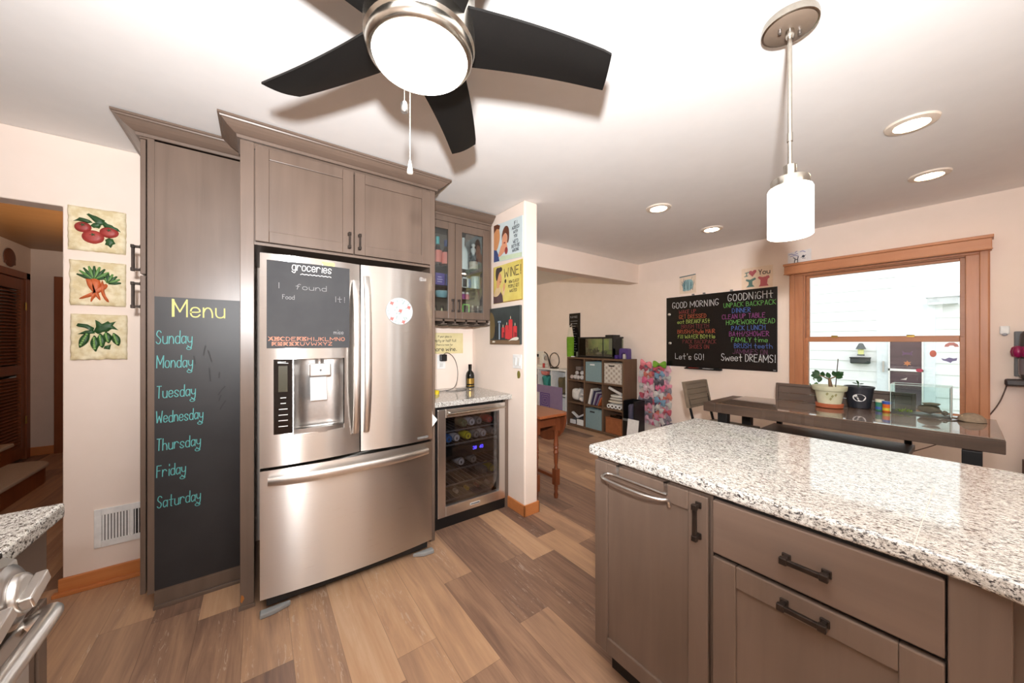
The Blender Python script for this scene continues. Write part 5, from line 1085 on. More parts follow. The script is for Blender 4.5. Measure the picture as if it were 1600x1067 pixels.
tag(B().ext(blob([(-.012, -.03), (.012, -.03), (.022, 0), (.01, .03), (-.01, .03), (-.02, .004)]), lambda p, a: (XP - a, 2.162 - p[0], 1.088 + p[1]), 0, .004).ext(ell(0, .006, .008, .018, 10), lambda p, a: (XP - a, 2.162 - p[0], 1.088 + p[1]), .004, .006).build('wall_charm', flat((120, 112, 50)), loc=(XP, 2.162, 1.088)), 'little olive green charm under the light switch', 'ornament')

# ------------------------------------------------------------------ message board wall
mbd = thing('message_board', 'black message board with good morning and goodnight lists', 'board', (4.345, 1.87, 1.03))
B().box(4.338, 4.3495, 1.268, 2.477, 1.031, 1.920).build('panel', M['board'], mbd, bevel=.002)
b = B()
for y in (2.13, 1.70, 2.0): b.box(4.332, 4.349, y - .012, y + .012, 1.917, 1.938)
for y in (1.29, ): b.box(4.334, 4.339, y - .012, y + .012, 1.04, 1.052)
b.build('mounting_clip', M['grey'], mbd)
F = FX(4.3374, 0, 0); b = B(); col = [flat(c) for c in ((190, 190, 190), (128, 44, 40), (168, 78, 42), (150, 170, 76), (108, 36, 34), (90, 156, 70), (62, 94, 164), (132, 52, 120), (92, 44, 78))]
def line(tx, yc, z, hh, c, wmax=.62, w_=None, adv=.125): 
    n = sum((3 if ch == ' ' else glyph(ch)[1] + 1.6) for ch in tx) - 1.6; wd = min(n * hh * adv, wmax); b.m = c; b.strokes(write(tx, -yc - wd / 2, z, wd, hh, 0, .25), F, w_ or hh * .085, .0001 * c)
line('GOOD MORNING', 2.115, 1.775, .072, 0, .56)
for i, (tx, c) in enumerate((('WAKE UP', 1), ('GET DRESSED', 2), ('eat BREAKFASt', 3), ('BRUSH TEETH', 4), ('BRUSH/Style HAIR', 2), ('fill WAtER BOttle', 3), ('PACK BACKPACK', 4), ('SHOES ON', 1))): line(tx, (2.20, 2.14, 2.13, 2.11, 2.10, 2.10, 2.06, 2.06)[i], 1.700 - i * .0625, .046, c, (.22, .36, .40, .36, .46, .45, .44, .27)[i], .0050)
line("Let's GO!", 2.18, 1.125, .070, 0, .35)
line('GOODNiGHt', 1.520, 1.810, .075, 0, .44)
for i, (tx, c) in enumerate((('UNPACK BACKPACK', 5), ('DINNER', 6), ('CLEAN UP TABLE', 7), ('HOMEWORK/READ', 5), ('PACK LUNCH', 6), ('BAtH/SHOWER', 7), ('FAMiLY time', 5), ('BRUSH teeth', 6), ('JAMMiES ON', 8))): line(tx, (1.53, 1.60, 1.585, 1.52, 1.535, 1.53, 1.525, 1.49, 1.52)[i], 1.738 - i * .066, .050, c, (.50, .22, .42, .47, .34, .42, .36, .36, .38)[i], .0052)
line('Sweet DREAMS!', 1.545, 1.128, .078, 0, .52)
b.build('lettering', col, mbd)
for y, z, lbx in ((2.435, 1.70, 'grey round magnet, upper of two on the message board edge'), (2.425, 1.325, 'grey round magnet, lower of two on the message board edge')):
    tag(B().lathe([(.018, 0), (.018, .008), (.014, .011), (0, .011)], (4.3375, y, z), 16, Matrix.Rotation(rad(-90), 3, 'Y')).build('board_magnet', M['silver'], smooth=40, loc=(4.3375, y, z)), lbx, 'magnet', 'magnets on the message board')
tr = thing('marker_tray', 'thin black marker tray under the message board', 'tray', (4.32, 2.0, 1.02))
B().box(4.300, 4.338, 1.80, 2.22, 1.008, 1.014).box(4.298, 4.302, 1.80, 2.22, 1.008, 1.022).build('ledge', M['black'], tr); B().box(4.332, 4.3495, 1.80, 2.22, 1.008, 1.030).build('back_lip', M['black'], tr)
for y0, c, lbx in ((2.09, (178, 52, 40), 'red marker pen on the message board tray'), (1.92, (224, 222, 218), 'white marker pen on the message board tray')):
    t = thing('marker_pen', lbx, 'marker', (4.317, y0, 1.021), 'marker pens on the tray'); B().cyl((4.317, y0, 1.0205), (4.317, y0 + .085, 1.0205), .006, n=10).build('barrel', flat(c, .4), t, smooth=40); B().cyl((4.317, y0 - .035, 1.0205), (4.317, y0, 1.0205), .0066, n=10).build('pen_cap', flat(tuple(x * .8 for x in c), .4), t, smooth=40)
# children's drawings
d1 = thing('drawing', 'blue scribbled figure drawing on the wall above the message board', 'drawing', (4.349, 2.2, 2.05)); F = FX(4.3482, 2.305, 1.955)
B().ext([(0, .0), (.205, -.005), (.205, .225), (0, .225)], lambda p, a: (4.3497 - a, 2.305 - p[0], 1.955 + p[1]), 0, .0008).build('paper', flat((228, 208, 186)), d1)
b = B(); b.m = 0; b.poly(blob([(.05, .03), (.16, .035), (.175, .13), (.15, .175), (.06, .17), (.035, .10)]), F, .0003); b.m = 1
b.strokes([[(.0, .208), (.2, .222)], [(.0, .214), (.2, .227)]], F, .006, .0006)
for i in range(26): x = .04 + R.random() * .13; b.strokes([[(x, .02 + R.random() * .04), (x + R.uniform(-.02, .02), .12 + R.random() * .06)]], F, .0028, .0006)
b.strokes([[(.02, .12), (.04, .10)], [(.19, .13), (.17, .10)], [(.06, .17), (.05, .19)], [(.15, .17), (.16, .2)]], F, .003, .0006)
b.build('crayon_marks', [flat((150, 186, 190)), flat((70, 104, 112))], d1)
d2 = thing('drawing', 'cut-out I heart you drawing above the message board', 'drawing', (4.349, 1.45, 2.04)); F = FX(4.3482, 1.600, 1.92)
B().ext(rect(0, .29, 0, .235), lambda p, a: (4.3497 - a, 1.60 - p[0], 1.92 + p[1]), 0, .0008).build('paper', flat((238, 216, 194)), d2)
b = B(); b.m = 0; b.poly([(.045, .025), (.125, .025), (.105, .05), (.105, .085), (.14, .105), (.13, .125), (.085, .105), (.045, .115), (.04, .10), (.07, .08), (.068, .05)], F, .0003); b.strokes([[(.03, .145), (.06, .150)], [(.045, .147), (.052, .185)], [(.035, .183), (.075, .190)]], F, .009, .0004)
b.m = 1; b.poly([(.105, .135), (.070, .175), (.075, .20), (.092, .203), (.105, .192), (.12, .207), (.14, .205), (.143, .185)], F, .0003)
b.poly([(.165, .02), (.255, .02), (.24, .045), (.245, .09), (.265, .11), (.25, .125), (.20, .118), (.165, .128), (.155, .115), (.18, .09), (.178, .045)], F, .0003); b.strokes([ell(.245, .118, .012, .012, 10) + [(.257, .118)]], F, .004, .0005)
b.m = 2; b.strokes(write('You', .165, .150, .10, .050), F, .008, .0004)
b.build('cutouts', [flat((96, 130, 124)), flat((190, 96, 104)), flat((78, 66, 52))], d2)
d3 = thing('drawing', 'white page with blue pen doodles on top of the window valance', 'drawing', (4.33, 1.09, 2.12)); F = FX(4.3385, 1.180, 2.120)
B().ext([(0, .003), (.185, .003), (.185, .135), (0, .125)], lambda p, a: (4.340 + .006 * p[1] - a, 1.18 - p[0], 2.120 + p[1]), 0, .0008).build('paper', flat((232, 228, 226)), d3)
b = B(); b.m = 0; b.strokes([[(.01, .105), (.03, .11), (.05, .10), (.08, .105)], [(.10, .12), (.12, .125), (.14, .11)], [(.06, .12), (.075, .13)], [(.02, .085), (.06, .09), (.085, .08)]], F, .005, .0004); b.m = 1
b.strokes([[(.055, .02), (.06, .06), (.045, .07)], [(.06, .045), (.08, .05), (.085, .075)], [(.08, .05), (.08, .02)]], F, .007, .0004); b.poly(ell(.125, .07, .012, .013, 10), F, .0005); b.strokes([[(.105, .06), (.145, .08)], [(.115, .05), (.14, .05)]], F, .004, .0004); b.build('pen_marks', [flat((104, 106, 176)), flat((50, 56, 70))], d3)

# ------------------------------------------------------------------ vegetable plaques and vent
YV = 2.8995
def plaque(x0, x1, z0, z1, label, seed, art):
    t = thing('vegetable_plaque', label, 'plaque', ((x0 + x1) / 2, YV, z0), 'vegetable plaques beside the doorway'); rr = random.Random(seed); W_, H_ = x1 - x0, z1 - z0; n = 30
    jx = [[rr.uniform(-1, 1) for _ in range(n + 1)] for _ in range(4)]
    sm = lambda a, i: (a[max(i - 1, 0)] + a[i] * 2 + a[min(i + 1, n)]) / 4
    ph = [(rr.uniform(20, 70), rr.uniform(20, 70), rr.uniform(0, 6.3)) for _ in range(7)]
    def f(u, v):
        i, j = round(u * n), round(v * n); x = x0 + W_ * u + ((1 - u) * sm(jx[0], j) + u * sm(jx[1], j)) * .002; z = z0 + H_ * v + ((1 - v) * sm(jx[2], i) + v * sm(jx[3], i)) * .002
        d = .018 + sum(math.sin(u * a * .7 + v * c * .5 + p) for a, c, p in ph) * .0007
        if i in (0, n) or j in (0, n): d -= .006
        return (x, YV - d, z)
    b = B(); b.surf(f, n, n); k = n + 1; per = list(range(k)) + [j * k + n for j in range(1, k)] + [n * k + i for i in range(n - 1, -1, -1)] + [j * k for j in range(n - 1, 0, -1)]
    o = len(b.v); b.v += [Vector((b.v[i].x, YV, b.v[i].z)) for i in per]
    for i in range(len(per)): b.f.append([per[i], per[(i + 1) % len(per)], o + (i + 1) % len(per), o + i]); b.mi.append(0)
    b.build('slab', M['plaster'], t, smooth=60); art(t, lambda s, q, d: (x0 + W_ * s, YV - .018 - d, z0 + H_ * q), W_, H_)
def relief(G, pts, d): b = B(); n = len(pts); cx_ = sum(p[0] for p in pts) / n; cz_ = sum(p[1] for p in pts) / n; vs = [G(p[0], p[1], -.002) for p in pts] + [G(cx_ + (p[0] - cx_) * .86, cz_ + (p[1] - cz_) * .86, d * .7) for p in pts] + [G(cx_ + (p[0] - cx_) * .5, cz_ + (p[1] - cz_) * .5, d) for p in pts]; b.add(vs, [(i, (i + 1) % n, n + (i + 1) % n, n + i) for i in range(n)] + [(n + i, n + (i + 1) % n, 2 * n + (i + 1) % n, 2 * n + i) for i in range(n)] + [tuple(range(2 * n, 3 * n))]); return b
def tomatoes(t, G, W_, H_):
    for s, q, rx, rz in ((.26, .53, .15, .125), (.71, .475, .175, .13), (.43, .33, .20, .16)):
        o = relief(G, ell(s, q, rx, rz, 24), .014).build('tomato', M['tomato'], t, smooth=60)
        relief(lambda a, c, d: G(a, c, d + .012), [(s + .01 + (.075 if i % 2 else .022) * math.cos(a), q + .045 + (.055 if i % 2 else .018) * math.sin(a)) for i, a in enumerate([k * math.pi / 5 for k in range(10)])], .004).build('calyx', M['leafdk'], o)
    for pts in ([(.31, .84), (.35, .87), (.42, .84), (.48, .83), (.56, .79), (.64, .75), (.63, .69), (.66, .64), (.56, .62), (.54, .54), (.46, .55), (.48, .66), (.42, .72), (.37, .78)], [(.55, .72), (.64, .72), (.68, .68), (.76, .66), (.80, .62), (.86, .60), (.92, .52), (.84, .54), (.78, .52), (.72, .57), (.62, .58)], [(.09, .64), (.16, .70), (.20, .75), (.27, .74), (.32, .73), (.38, .71), (.43, .66), (.34, .63), (.28, .65), (.18, .66)], [(.44, .66), (.58, .70), (.56, .58), (.44, .54), (.38, .58)], [(.63, .30), (.70, .35), (.78, .34), (.80, .28), (.83, .23), (.77, .20), (.74, .11), (.69, .16), (.63, .18), (.65, .24)]): relief(G, pts, .010).build('leaf', M['leafdk'], t, smooth=60)
def carrots(t, G, W_, H_):
    for pts in ([(.28, .60), (.36, .62), (.44, .56), (.50, .36), (.56, .14), (.52, .12), (.44, .26), (.32, .42)], [(.38, .62), (.52, .63), (.56, .52), (.54, .36), (.40, .08), (.36, .07), (.44, .26), (.40, .42)], [(.58, .60), (.62, .48), (.62, .28), (.72, .08), (.64, .10), (.56, .26), (.54, .48)], [(.60, .48), (.66, .52), (.70, .46), (.64, .38), (.42, .20), (.16, .12), (.17, .15), (.36, .26)]): relief(G, blob(pts, 1), .014).build('carrot', M['carrot'], t, smooth=60)
    for c, n_, a0, a1, L in ((.44, 9, .35, 2.8, .32), (.68, 6, .1, 1.9, .24)):
        for i in range(n_):
            a = a0 + (a1 - a0) * i / (n_ - 1); bx, bz = (c, .58) if c < .6 else (.68, .52); tx, tz = bx + L * math.cos(a) * 1.05, bz + L * math.sin(a); nx, nz = -math.sin(a) * .04, math.cos(a) * .04
            relief(G, [(bx - nx * .5, bz - nz * .5), ((bx + tx) / 2 - nx, (bz + tz) / 2 - nz), (tx - nx * .4, tz - nz * .4), (tx, tz), (tx + nx * .4, tz + nz * .4), ((bx + tx) / 2 + nx, (bz + tz) / 2 + nz), (bx + nx * .5, bz + nz * .5)], .010).build('carrot_frond', M['leaflt'] if i % 2 else M['leafdk'], t, smooth=60)
def peas(t, G, W_, H_):
    for (xa, za), (xb, zb) in (((.33, .62), (.16, .26)), ((.42, .54), (.44, .18)), ((.52, .58), (.56, .26)), ((.62, .62), (.68, .36)), ((.76, .60), (.86, .30))):
        dx, dz = xb - xa, zb - za; l = math.hypot(dx, dz); nx, nz = -dz / l, dx / l; m_ = []
        for u in [k / 8 for k in range(9)]: m_.append((xa + dx * u + nx * .085 * math.sin(math.pi * (u * .92 + .04)), za + dz * u + nz * .085 * math.sin(math.pi * (u * .92 + .04))))
        for u in [k / 8 for k in range(8, -1, -1)]: m_.append((xa + dx * u - nx * .085 * math.sin(math.pi * (u * .92 + .04)), za + dz * u - nz * .085 * math.sin(math.pi * (u * .92 + .04))))
        pod = relief(G, m_, .012).build('pea_pod', M['leafdk'], t, smooth=60); b = B()
        for k in range(6): u = .18 + k * .125; c = G(xa + dx * u, za + dz * u, .012); b.ball(c, (.0052, .005, .0062), 10, 6)
        b.build('peas', M['pea'], pod, smooth=60)
    for pts in ([(.40, .62), (.44, .72), (.43, .88), (.50, .84), (.55, .79), (.66, .86), (.70, .82), (.82, .86), (.75, .76), (.85, .66), (.74, .68), (.66, .62), (.56, .60), (.48, .56)], [(.10, .74), (.13, .80), (.30, .78), (.42, .70), (.40, .62), (.26, .70), (.14, .72)], [(.12, .56), (.26, .64), (.40, .66), (.44, .58), (.28, .56)], [(.60, .30), (.72, .34), (.70, .22), (.58, .24)]): relief(G, pts, .010).build('leaf', M['leafdk'], t, smooth=60)
plaque(-.824, -.613, 1.842, 2.078, 'crinkled cream plaque with red tomatoes, topmost beside the doorway', 1, tomatoes)
plaque(-.818, -.614, 1.545, 1.788, 'crinkled cream plaque with orange carrots beside the doorway', 2, carrots)
plaque(-.815, -.609, 1.248, 1.497, 'crinkled cream plaque with green pea pods beside the doorway', 3, peas)
v = thing('air_vent', 'white slotted return air vent low on the wall by the pantry', 'vent', (-.60, YV, .2))
b = B(); b.box(-.733, -.705, 2.890, YV, .206, .418); b.box(-.475, -.447, 2.890, YV, .206, .418); b.box(-.705, -.475, 2.890, YV, .206, .240); b.box(-.705, -.475, 2.890, YV, .384, .418); b.box(-.598, -.582, 2.890, YV, .240, .384); b.build('frame', M['white'], v, bevel=.002)
B().box(-.705, -.475, 2.8965, 2.8993, .240, .384).build('duct_backing', M['dark'], v)
b = B()
for i in range(9): b.obox((-.699 + i * .012, 2.8935, .312), (.0082, .0015, .144), Matrix.Rotation(rad(8), 3, 'Z'))
for i in range(9): b.obox((-.576 + i * .0125, 2.8935, .312), (.0040, .003, .144), Matrix.Rotation(rad(0), 3, 'Z'))
b.build('louvres', M['white'], v)
# ------------------------------------------------------------------ nook beyond the header
bs = thing('cube_bookcase', 'walnut three by three cube bookcase in the far nook', 'bookcase', (4.17, 3.45, 0)); X0, X1, Y0, Y1, ZT = 4.03, 4.33, 2.912, 3.995, 1.10
b = B(); tk_ = .026
for y in (Y0, Y1 - tk_): b.box(X0, X1, y, y + tk_, 0, ZT - tk_)
b.box(X0, X1, Y0, Y1, ZT - tk_, ZT); b.box(X0, X1, Y0 + tk_, Y1 - tk_, 0.012, .012 + tk_); cw = (Y1 - Y0 - 4 * tk_) / 3; chh = (ZT - .012 - 4 * tk_) / 3
for i in (1, 2): b.box(X0, X1, Y0 + i * (cw + tk_), Y0 + i * (cw + tk_) + tk_, .038, ZT - tk_)
for i in (1, 2): b.box(X0 + .004, X1, Y0 + tk_, Y1 - tk_, .012 + i * (chh + tk_), .012 + i * (chh + tk_) + tk_)
b.build('carcass', M['shelfwood'], bs); B().box(X1 - .006, X1 + .001, Y0 + .01, Y1 - .01, .03, ZT - .03).build('back_panel', flat((84, 64, 52)), bs)
def cell(c, r): # c 0 = nearest to camera side (low y), r 0 = bottom
    y = Y0 + tk_ + c * (cw + tk_); z = .012 + tk_ + r * (chh + tk_); return y, y + cw, z, z + chh
def fbin(c, r, mat, label, handle, patt=None):
    y0, y1, z0, z1 = cell(c, r); t = thing('storage_bin', label, 'storage bin', (4.17, (y0 + y1) / 2, z0), 'fabric bins in the cube bookcase'); g = .012
    b = B(); b.box(4.035, 4.31, y0 + g, y1 - g, z0 + .001, z0 + .008); b.box(4.035, 4.041, y0 + g, y1 - g, z0 + .008, z1 - .035); b.box(4.304, 4.31, y0 + g, y1 - g, z0 + .008, z1 - .035); b.box(4.041, 4.304, y0 + g, y0 + g + .006, z0 + .008, z1 - .035); b.box(4.041, 4.304, y1 - g - .006, y1 - g, z0 + .008, z1 - .035)
    b.build('bin_body', mat, t); ym = (y0 + y1) / 2 + .02
    B().ext([(ym - .045, z1 - .085), (ym + .045, z1 - .085), (ym + .045, z1 - .065), (ym - .045, z1 - .065)], lambda p, a: (a, p[0], p[1]), 4.0335, 4.0349).build('handle_slot', flat(handle), t)
    if patt:
        b = B(); F = FX(4.0344, 0, 0); w_ = (y1 - y0 - 2 * g) / 3.5; hz = .068
        for i in range(-1, 9):
            for j in range(-1, 10):
                cyy = y0 + g + (i + (.5 if j % 2 else 0)) * w_; cz = z0 + j * hz * .55
                P_ = [(cyy + w_ * .5 * math.cos(a) * (1 - .16 * abs(math.sin(2 * a))), cz + hz * .55 * math.sin(a)) for a in [k * math.pi / 8 for k in range(17)]]
                for p, q in zip(P_[:-1], P_[1:]):
                    if all(y0 + g < e[0] < y1 - g and z0 + .004 < e[1] < z1 - .04 for e in (p, q)): b.strokes([[(-p[0], p[1]), (-q[0], q[1])]], F, .010, .0002)
        b.build('trellis_print', flat((214, 208, 198)), t)
fbin(1, 2, M['binblue'], 'pale blue fabric bin in the top row of the cube bookcase', (230, 234, 234)); fbin(1, 0, M['binblue'], 'pale blue fabric bin in the bottom row of the cube bookcase', (36, 38, 40)); fbin(0, 2, pm('taupe_trellis_fabric', (170, 158, 146), (160, 148, 136), 90, rough=.95), 'taupe trellis patterned fabric bin in the cube bookcase', (44, 38, 36), True)
# plush toys / white things in top cell
y0, y1, z0, z1 = cell(2, 2)
for i, (dy, dx, dz, r, c, w_) in enumerate(((.04, .05, 0, .033, (206, 190, 184), 'pinkish'), (.105, .06, 0, .036, (222, 216, 210), 'white'), (.17, .05, 0, .034, (210, 204, 202), 'pale grey'), (.235, .07, 0, .036, (230, 226, 222), 'bright white'), (.12, .08, .068, .033, (204, 196, 192), 'grey-white upper'), (.21, .10, .07, .034, (228, 224, 222), 'snow-white upper'))):
    t = thing('plush_toy', f'{w_} small plush toy in the top bookcase cell', 'toy', (X0 + dx, y1 - dy, z0 + dz), 'plush toys in the bookcase'); c3 = (X0 + dx, y1 - dy, z0 + dz + r)
    B().ball(c3, (r, r * .95, r), 14, 9).build('body', flat(c, .95), t, smooth=60); B().ball((c3[0] - r * .7, c3[1] - .006, c3[2] + r * .45), r * .5, 10, 7).build('head', flat(tuple(x * .96 for x in c), .95), t, smooth=60)
tag(B().box(X0 + .09, X0 + .20, y1 - .19, y1 - .08, z0 + .14, z0 + .2).build('small_box', flat((120, 108, 104)), bevel=.004, loc=(X0 + .1, y1 - .1, z0 + .14)), 'grey box lying on the plush toys in the bookcase', 'box')
def cloth(name, x0, x1, y0, y1, z0, z1, mat, label, cat, group, seed, amp=.012):
    rr = random.Random(seed); ph = [rr.uniform(0, 6.3) for _ in range(8)]
    def f(u, v):
        a = 2 * math.pi * u; t = math.pi * v; sx = math.copysign(abs(math.cos(a)) ** .55, math.cos(a)); sy = math.copysign(abs(math.sin(a)) ** .55, math.sin(a)); r = math.sin(t) ** .45
        k = amp * (math.sin(3 * a + ph[0] + 4 * v) + math.sin(5 * a + ph[1] - 6 * v) * .6 + math.sin(9 * v + ph[2]) * .5)
        return ((x0 + x1) / 2 + ((x1 - x0) / 2 + k) * sx * r, (y0 + y1) / 2 + ((y1 - y0) / 2 + k) * sy * r, (z0 + z1) / 2 - (z1 - z0) / 2 * math.copysign(abs(math.cos(t)) ** .6, math.cos(t)) + k * .5 * r)
    return tag(B().surf(f, 28, 14).build(name, mat, smooth=70, loc=((x0 + x1) / 2, (y0 + y1) / 2, z0)), label, cat, group)
y0, y1, z0, z1 = cell(2, 1)
cloth('plastic_bag', X0 + .03, X0 + .24, y1 - .19, y1 - .04, z0 + .016, z0 + .20, M['towel'], 'tall crumpled white bag in the middle row of the bookcase', 'bag', 'white bags', 11, .016)
cloth('plastic_bag', X0 + .02, X0 + .16, y0 + .035, y0 + .10, z0 + .012, z0 + .080, flat((216, 208, 200), .9), 'short cream bag in the middle row of the bookcase', 'bag', 'white bags', 12)
cloth('folded_cloth', X0 + .03, X0 + .18, y0 + .035, y0 + .105, z0 + .10, z0 + .15, flat((208, 206, 208), .95), 'grey-white folded cloth on the short cream bag', 'cloth', 'white bags', 13)
cloth('purple_bag', X0 + .215, X0 + .28, y0 + .03, y0 + .10, z0 + .012, z0 + .25, flat((70, 64, 104), .8), 'dark purple bag behind the cream bag in the bookcase', 'bag', None, 14, .006)
y0, y1, z0, z1 = cell(2, 0)
for i, (a0, a1, c, w_) in enumerate((((y1 - .04, .16), (y1 - .17, .09), (222, 220, 220), 'bright white topmost'), ((y1 - .16, .09), (y0 + .03, .16), (206, 206, 210), 'greyish topmost'))):
    m = Matrix.Rotation(math.atan2(a1[1] - a0[1], a1[0] - a0[0]), 3, 'X')
    tag(B().obox((X0 + .06, (a0[0] + a1[0]) / 2, z0 + (a0[1] + a1[1]) / 2 + .015), (.05, math.hypot(a1[0] - a0[0], a1[1] - a0[1]), .026), m).build('foam_strip', flat(c, .9), bevel=.008, loc=(X0 + .06, y0 + .1, z0 + .1)), f'{w_} foam strip in the bottom bookcase cell', 'foam', 'foam strips')
cloth('black_bag', X0 + .03, X0 + .26, y0 + .03, y1 - .05, z0 + .006, z0 + .105, flat((58, 58, 62), .7), 'dark grey bag in the bottom row of the bookcase', 'bag', None, 15, .010)
tag(B().box(X0 + .008, X0 + .028, y0 + .02, y0 + .15, z0 + .001, z0 + .09).build('white_box', M['white'], bevel=.006, loc=(X0 + .02, y0 + .08, z0)), 'white flat box in front of the dark bag', 'box')
tag(B().box(X0 + .006, X0 + .028, y1 - .15, y1 - .03, z0 + .001, z0 + .07).build('white_box', flat((214, 214, 218)), bevel=.012, loc=(X0 + .02, y1 - .08, z0)), 'pale grey flat box in the bottom bookcase cell nearest the table', 'box')
# books
y0, y1, z0, z1 = cell(1, 1); yy = y1 - .035
for i, (th, hh, c, w_, tilt) in enumerate(((.045, .235, (232, 230, 226), 'wide white', 14), (.022, .22, (70, 64, 92), 'indigo', 16), (.016, .20, (206, 206, 214), 'silver', 18), (.020, .19, (98, 70, 116), 'violet', 20), (.018, .17, (150, 146, 170), 'lilac-grey', 24), (.022, .14, (196, 104, 58), 'short orange', 26))):
    t = thing('book', f'{w_} leaning book in the middle cell of the bookcase', 'book', (X0 + .1, yy, z0), 'books in the bookcase'); m = Matrix.Rotation(rad(tilt), 3, 'X'); c0 = Vector((X0 + .105, yy - th / 2 - .01, z0 + .003)) + m @ Vector((0, 0, hh / 2)); c0.z += abs(math.sin(rad(tilt))) * th / 2
    B().obox(c0, (.17, th - .006, hh - .008), m).build('pages', M['offwhite'], t); b = B(); b.obox(c0 + m @ Vector((0, th / 2 - .0015, 0)), (.178, .003, hh), m); b.obox(c0 - m @ Vector((0, th / 2 - .0015, 0)), (.178, .003, hh), m); b.obox(c0 + m @ Vector((-.0875, 0, 0)), (.003, th, hh), m); b.build('cover', flat(c, .5), t); yy -= th + .014
# folded towels and rolls
y0, y1, z0, z1 = cell(0, 1)
for i, (dz, h_, c, w_) in enumerate(((.075, .038, (214, 204, 188), 'cream, lowest'), (.118, .036, (208, 204, 196), 'grey-cream, second'), (.158, .034, (220, 216, 208), 'white, third'))):
    cloth('folded_towel', X0 + .03, X0 + .27, y0 + .03, y1 - .035 - i * .02, z0 + dz, z0 + dz + h_, flat(c, .95), f'{w_} folded towel of the bookcase pile', 'towel', 'folded towels', 20 + i, .005)
t = thing('fabric_roll', 'white rolled batting leaning over the folded towels', 'roll', (X0 + .05, y0 + .16, z0 + .2)); a_, b_ = (X0 + .07, y1 - .05, z0 + .285), (X0 + .07, y0 + .06, z0 + .208); B().tube([a_, b_], .020, 14).build('roll', M['towel'], t, smooth=50)
for i in range(4):
    y = y1 - .07 - i * .062; t = thing('paper_roll', f'white paper roll under the folded towels, {("first", "second", "third", "last")[i]} from the bookcase middle', 'roll', (X0 + .1, y, z0), 'paper rolls under the towels'); m = Matrix.Rotation(rad(90), 3, 'Y')
    B().lathe([(.014, .002), (.030, 0), (.030, .2), (.014, .2), (.014, .002)], (X0 + .03, y, z0 + .031), 18, m).build('paper', M['white'], t, smooth=40); B().lathe([(.0135, -.001), (.0135, .19), (.011, .19), (.011, -.001), (.0135, -.001)], (X0 + .03, y, z0 + .031), 14, m).build('core', flat((96, 84, 72)), t, smooth=40)
y0, y1, z0, z1 = cell(0, 0); t = thing('cardboard_box', 'brown cardboard box in the bottom corner cell of the bookcase', 'box', (X0 + .1, (y0 + y1) / 2, z0)); B().box(X0 + .012, X0 + .27, y0 + .02, y1 - .03, z0 + .001, z0 + .225).build('box_body', M['cardboard'], t, bevel=.003); B().box(X0 + .010, X0 + .272, y0 + .018, y1 - .028, z0 + .20, z0 + .228).build('box_lid', flat((142, 84, 50), .85), t, bevel=.003)
t = thing('glass_tray', 'clear glass tray on the brown cardboard box', 'tray', (X0 + .1, y0 + .15, z0 + .23)); B().box(X0 + .03, X0 + .2, y0 + .05, y1 - .1, z0 + .2285, z0 + .234).build('tray_base', M['clearglass'], t); B().box(X0 + .03, X0 + .034, y0 + .05, y1 - .1, z0 + .234, z0 + .262).build('tray_wall', M['clearglass'], t)

# aquarium on top
aq = thing('aquarium', 'black rimmed planted aquarium on top of the cube bookcase', 'fish tank', (4.19, 3.5, ZT)); x0, x1, y0, y1, z0, z1 = 4.08, 4.32, 3.135, 3.80, ZT + .001, ZT + .315
B().box(x0 - .004, x1 + .004, y0 - .004, y1 + .004, z0, z0 + .028).build('base_trim', M['black'], aq, bevel=.002)
b = B(); b.box(x0 - .004, x0 + .012, y0 - .004, y1 + .004, z1 - .022, z1); b.box(x1 - .012, x1 + .004, y0 - .004, y1 + .004, z1 - .022, z1); b.box(x0 + .012, x1 - .012, y0 - .004, y0 + .012, z1 - .022, z1); b.box(x0 + .012, x1 - .012, y1 - .012, y1 + .004, z1 - .022, z1)
for y in (y0, y1 - .012, y0 + .17): b.box(x0 - .002, x0 + .006, y, y + .012, z0 + .028, z1 - .022)
b.build('rim', M['black'], aq)
B().box(x0, x0 + .004, y0, y1, z0 + .028, z1 - .022).box(x0 + .004, x1, y0, y0 + .004, z0 + .028, z1 - .022).box(x0 + .004, x1, y1 - .004, y1, z0 + .028, z1 - .022).build('glass_wall', M['tank'], aq)
B().box(x1 - .004, x1, y0 + .004, y1 - .004, z0 + .028, z1 - .022).build('back_wall', pm('algae_backdrop', (178, 186, 110), (120, 146, 84), 12, rough=.8), aq)
B().box(x0 + .006, x1 - .006, y0 + .006, y1 - .006, z0 + .029, z0 + .05).build('gravel', pm('dark_gravel', (110, 104, 96), (44, 42, 40), 120, rough=.9, bmp=.5), aq)
lid = B().box(x0 + .03, x1 - .03, y0 + .03, y0 + .16, z1 - .005, z1 + .03).build('filter_box', M['black'], aq, bevel=.006)
B().box(x0 + .05, x0 + .12, y0 + .04, y0 + .11, z0 + .12, z1 - .01).build('filter_intake', flat((150, 150, 130)), aq, bevel=.004)
tag(B().lathe([(.03, z0 + .051), (.045, z0 + .15), (.036, z0 + .15), (.025, z0 + .06), (0, z0 + .06)], (4.14, 3.72, 0), 16).build('tank_ornament', flat((56, 142, 108)), smooth=40, loc=(4.14, 3.72, z0 + .051)), 'green cup ornament standing inside the aquarium', 'ornament')
for i, (y, s_) in enumerate(((3.62, .9), (3.50, 1.1), (3.36, .7))):
    b = B()
    for k in range(22): leafq(b, (4.16 + R.uniform(-.03, .03), y + R.uniform(-.045, .045), z0 + .05 + R.random() * .06 * s_), (R.uniform(-.6, .6), R.uniform(-1, 1), R.uniform(.3, 1.4)), (-1, 0, .2), .05 * s_, .010)
    tag(b.build('water_plant', M['leafdk'] if i != 1 else flat((40, 54, 40)), loc=(4.16, y, z0 + .05)), ('dark green water plant beside the green cup in the aquarium', 'blackish water plant in the middle of the aquarium', 'short green water plant near the aquarium filter')[i], 'plant', 'aquarium plants')
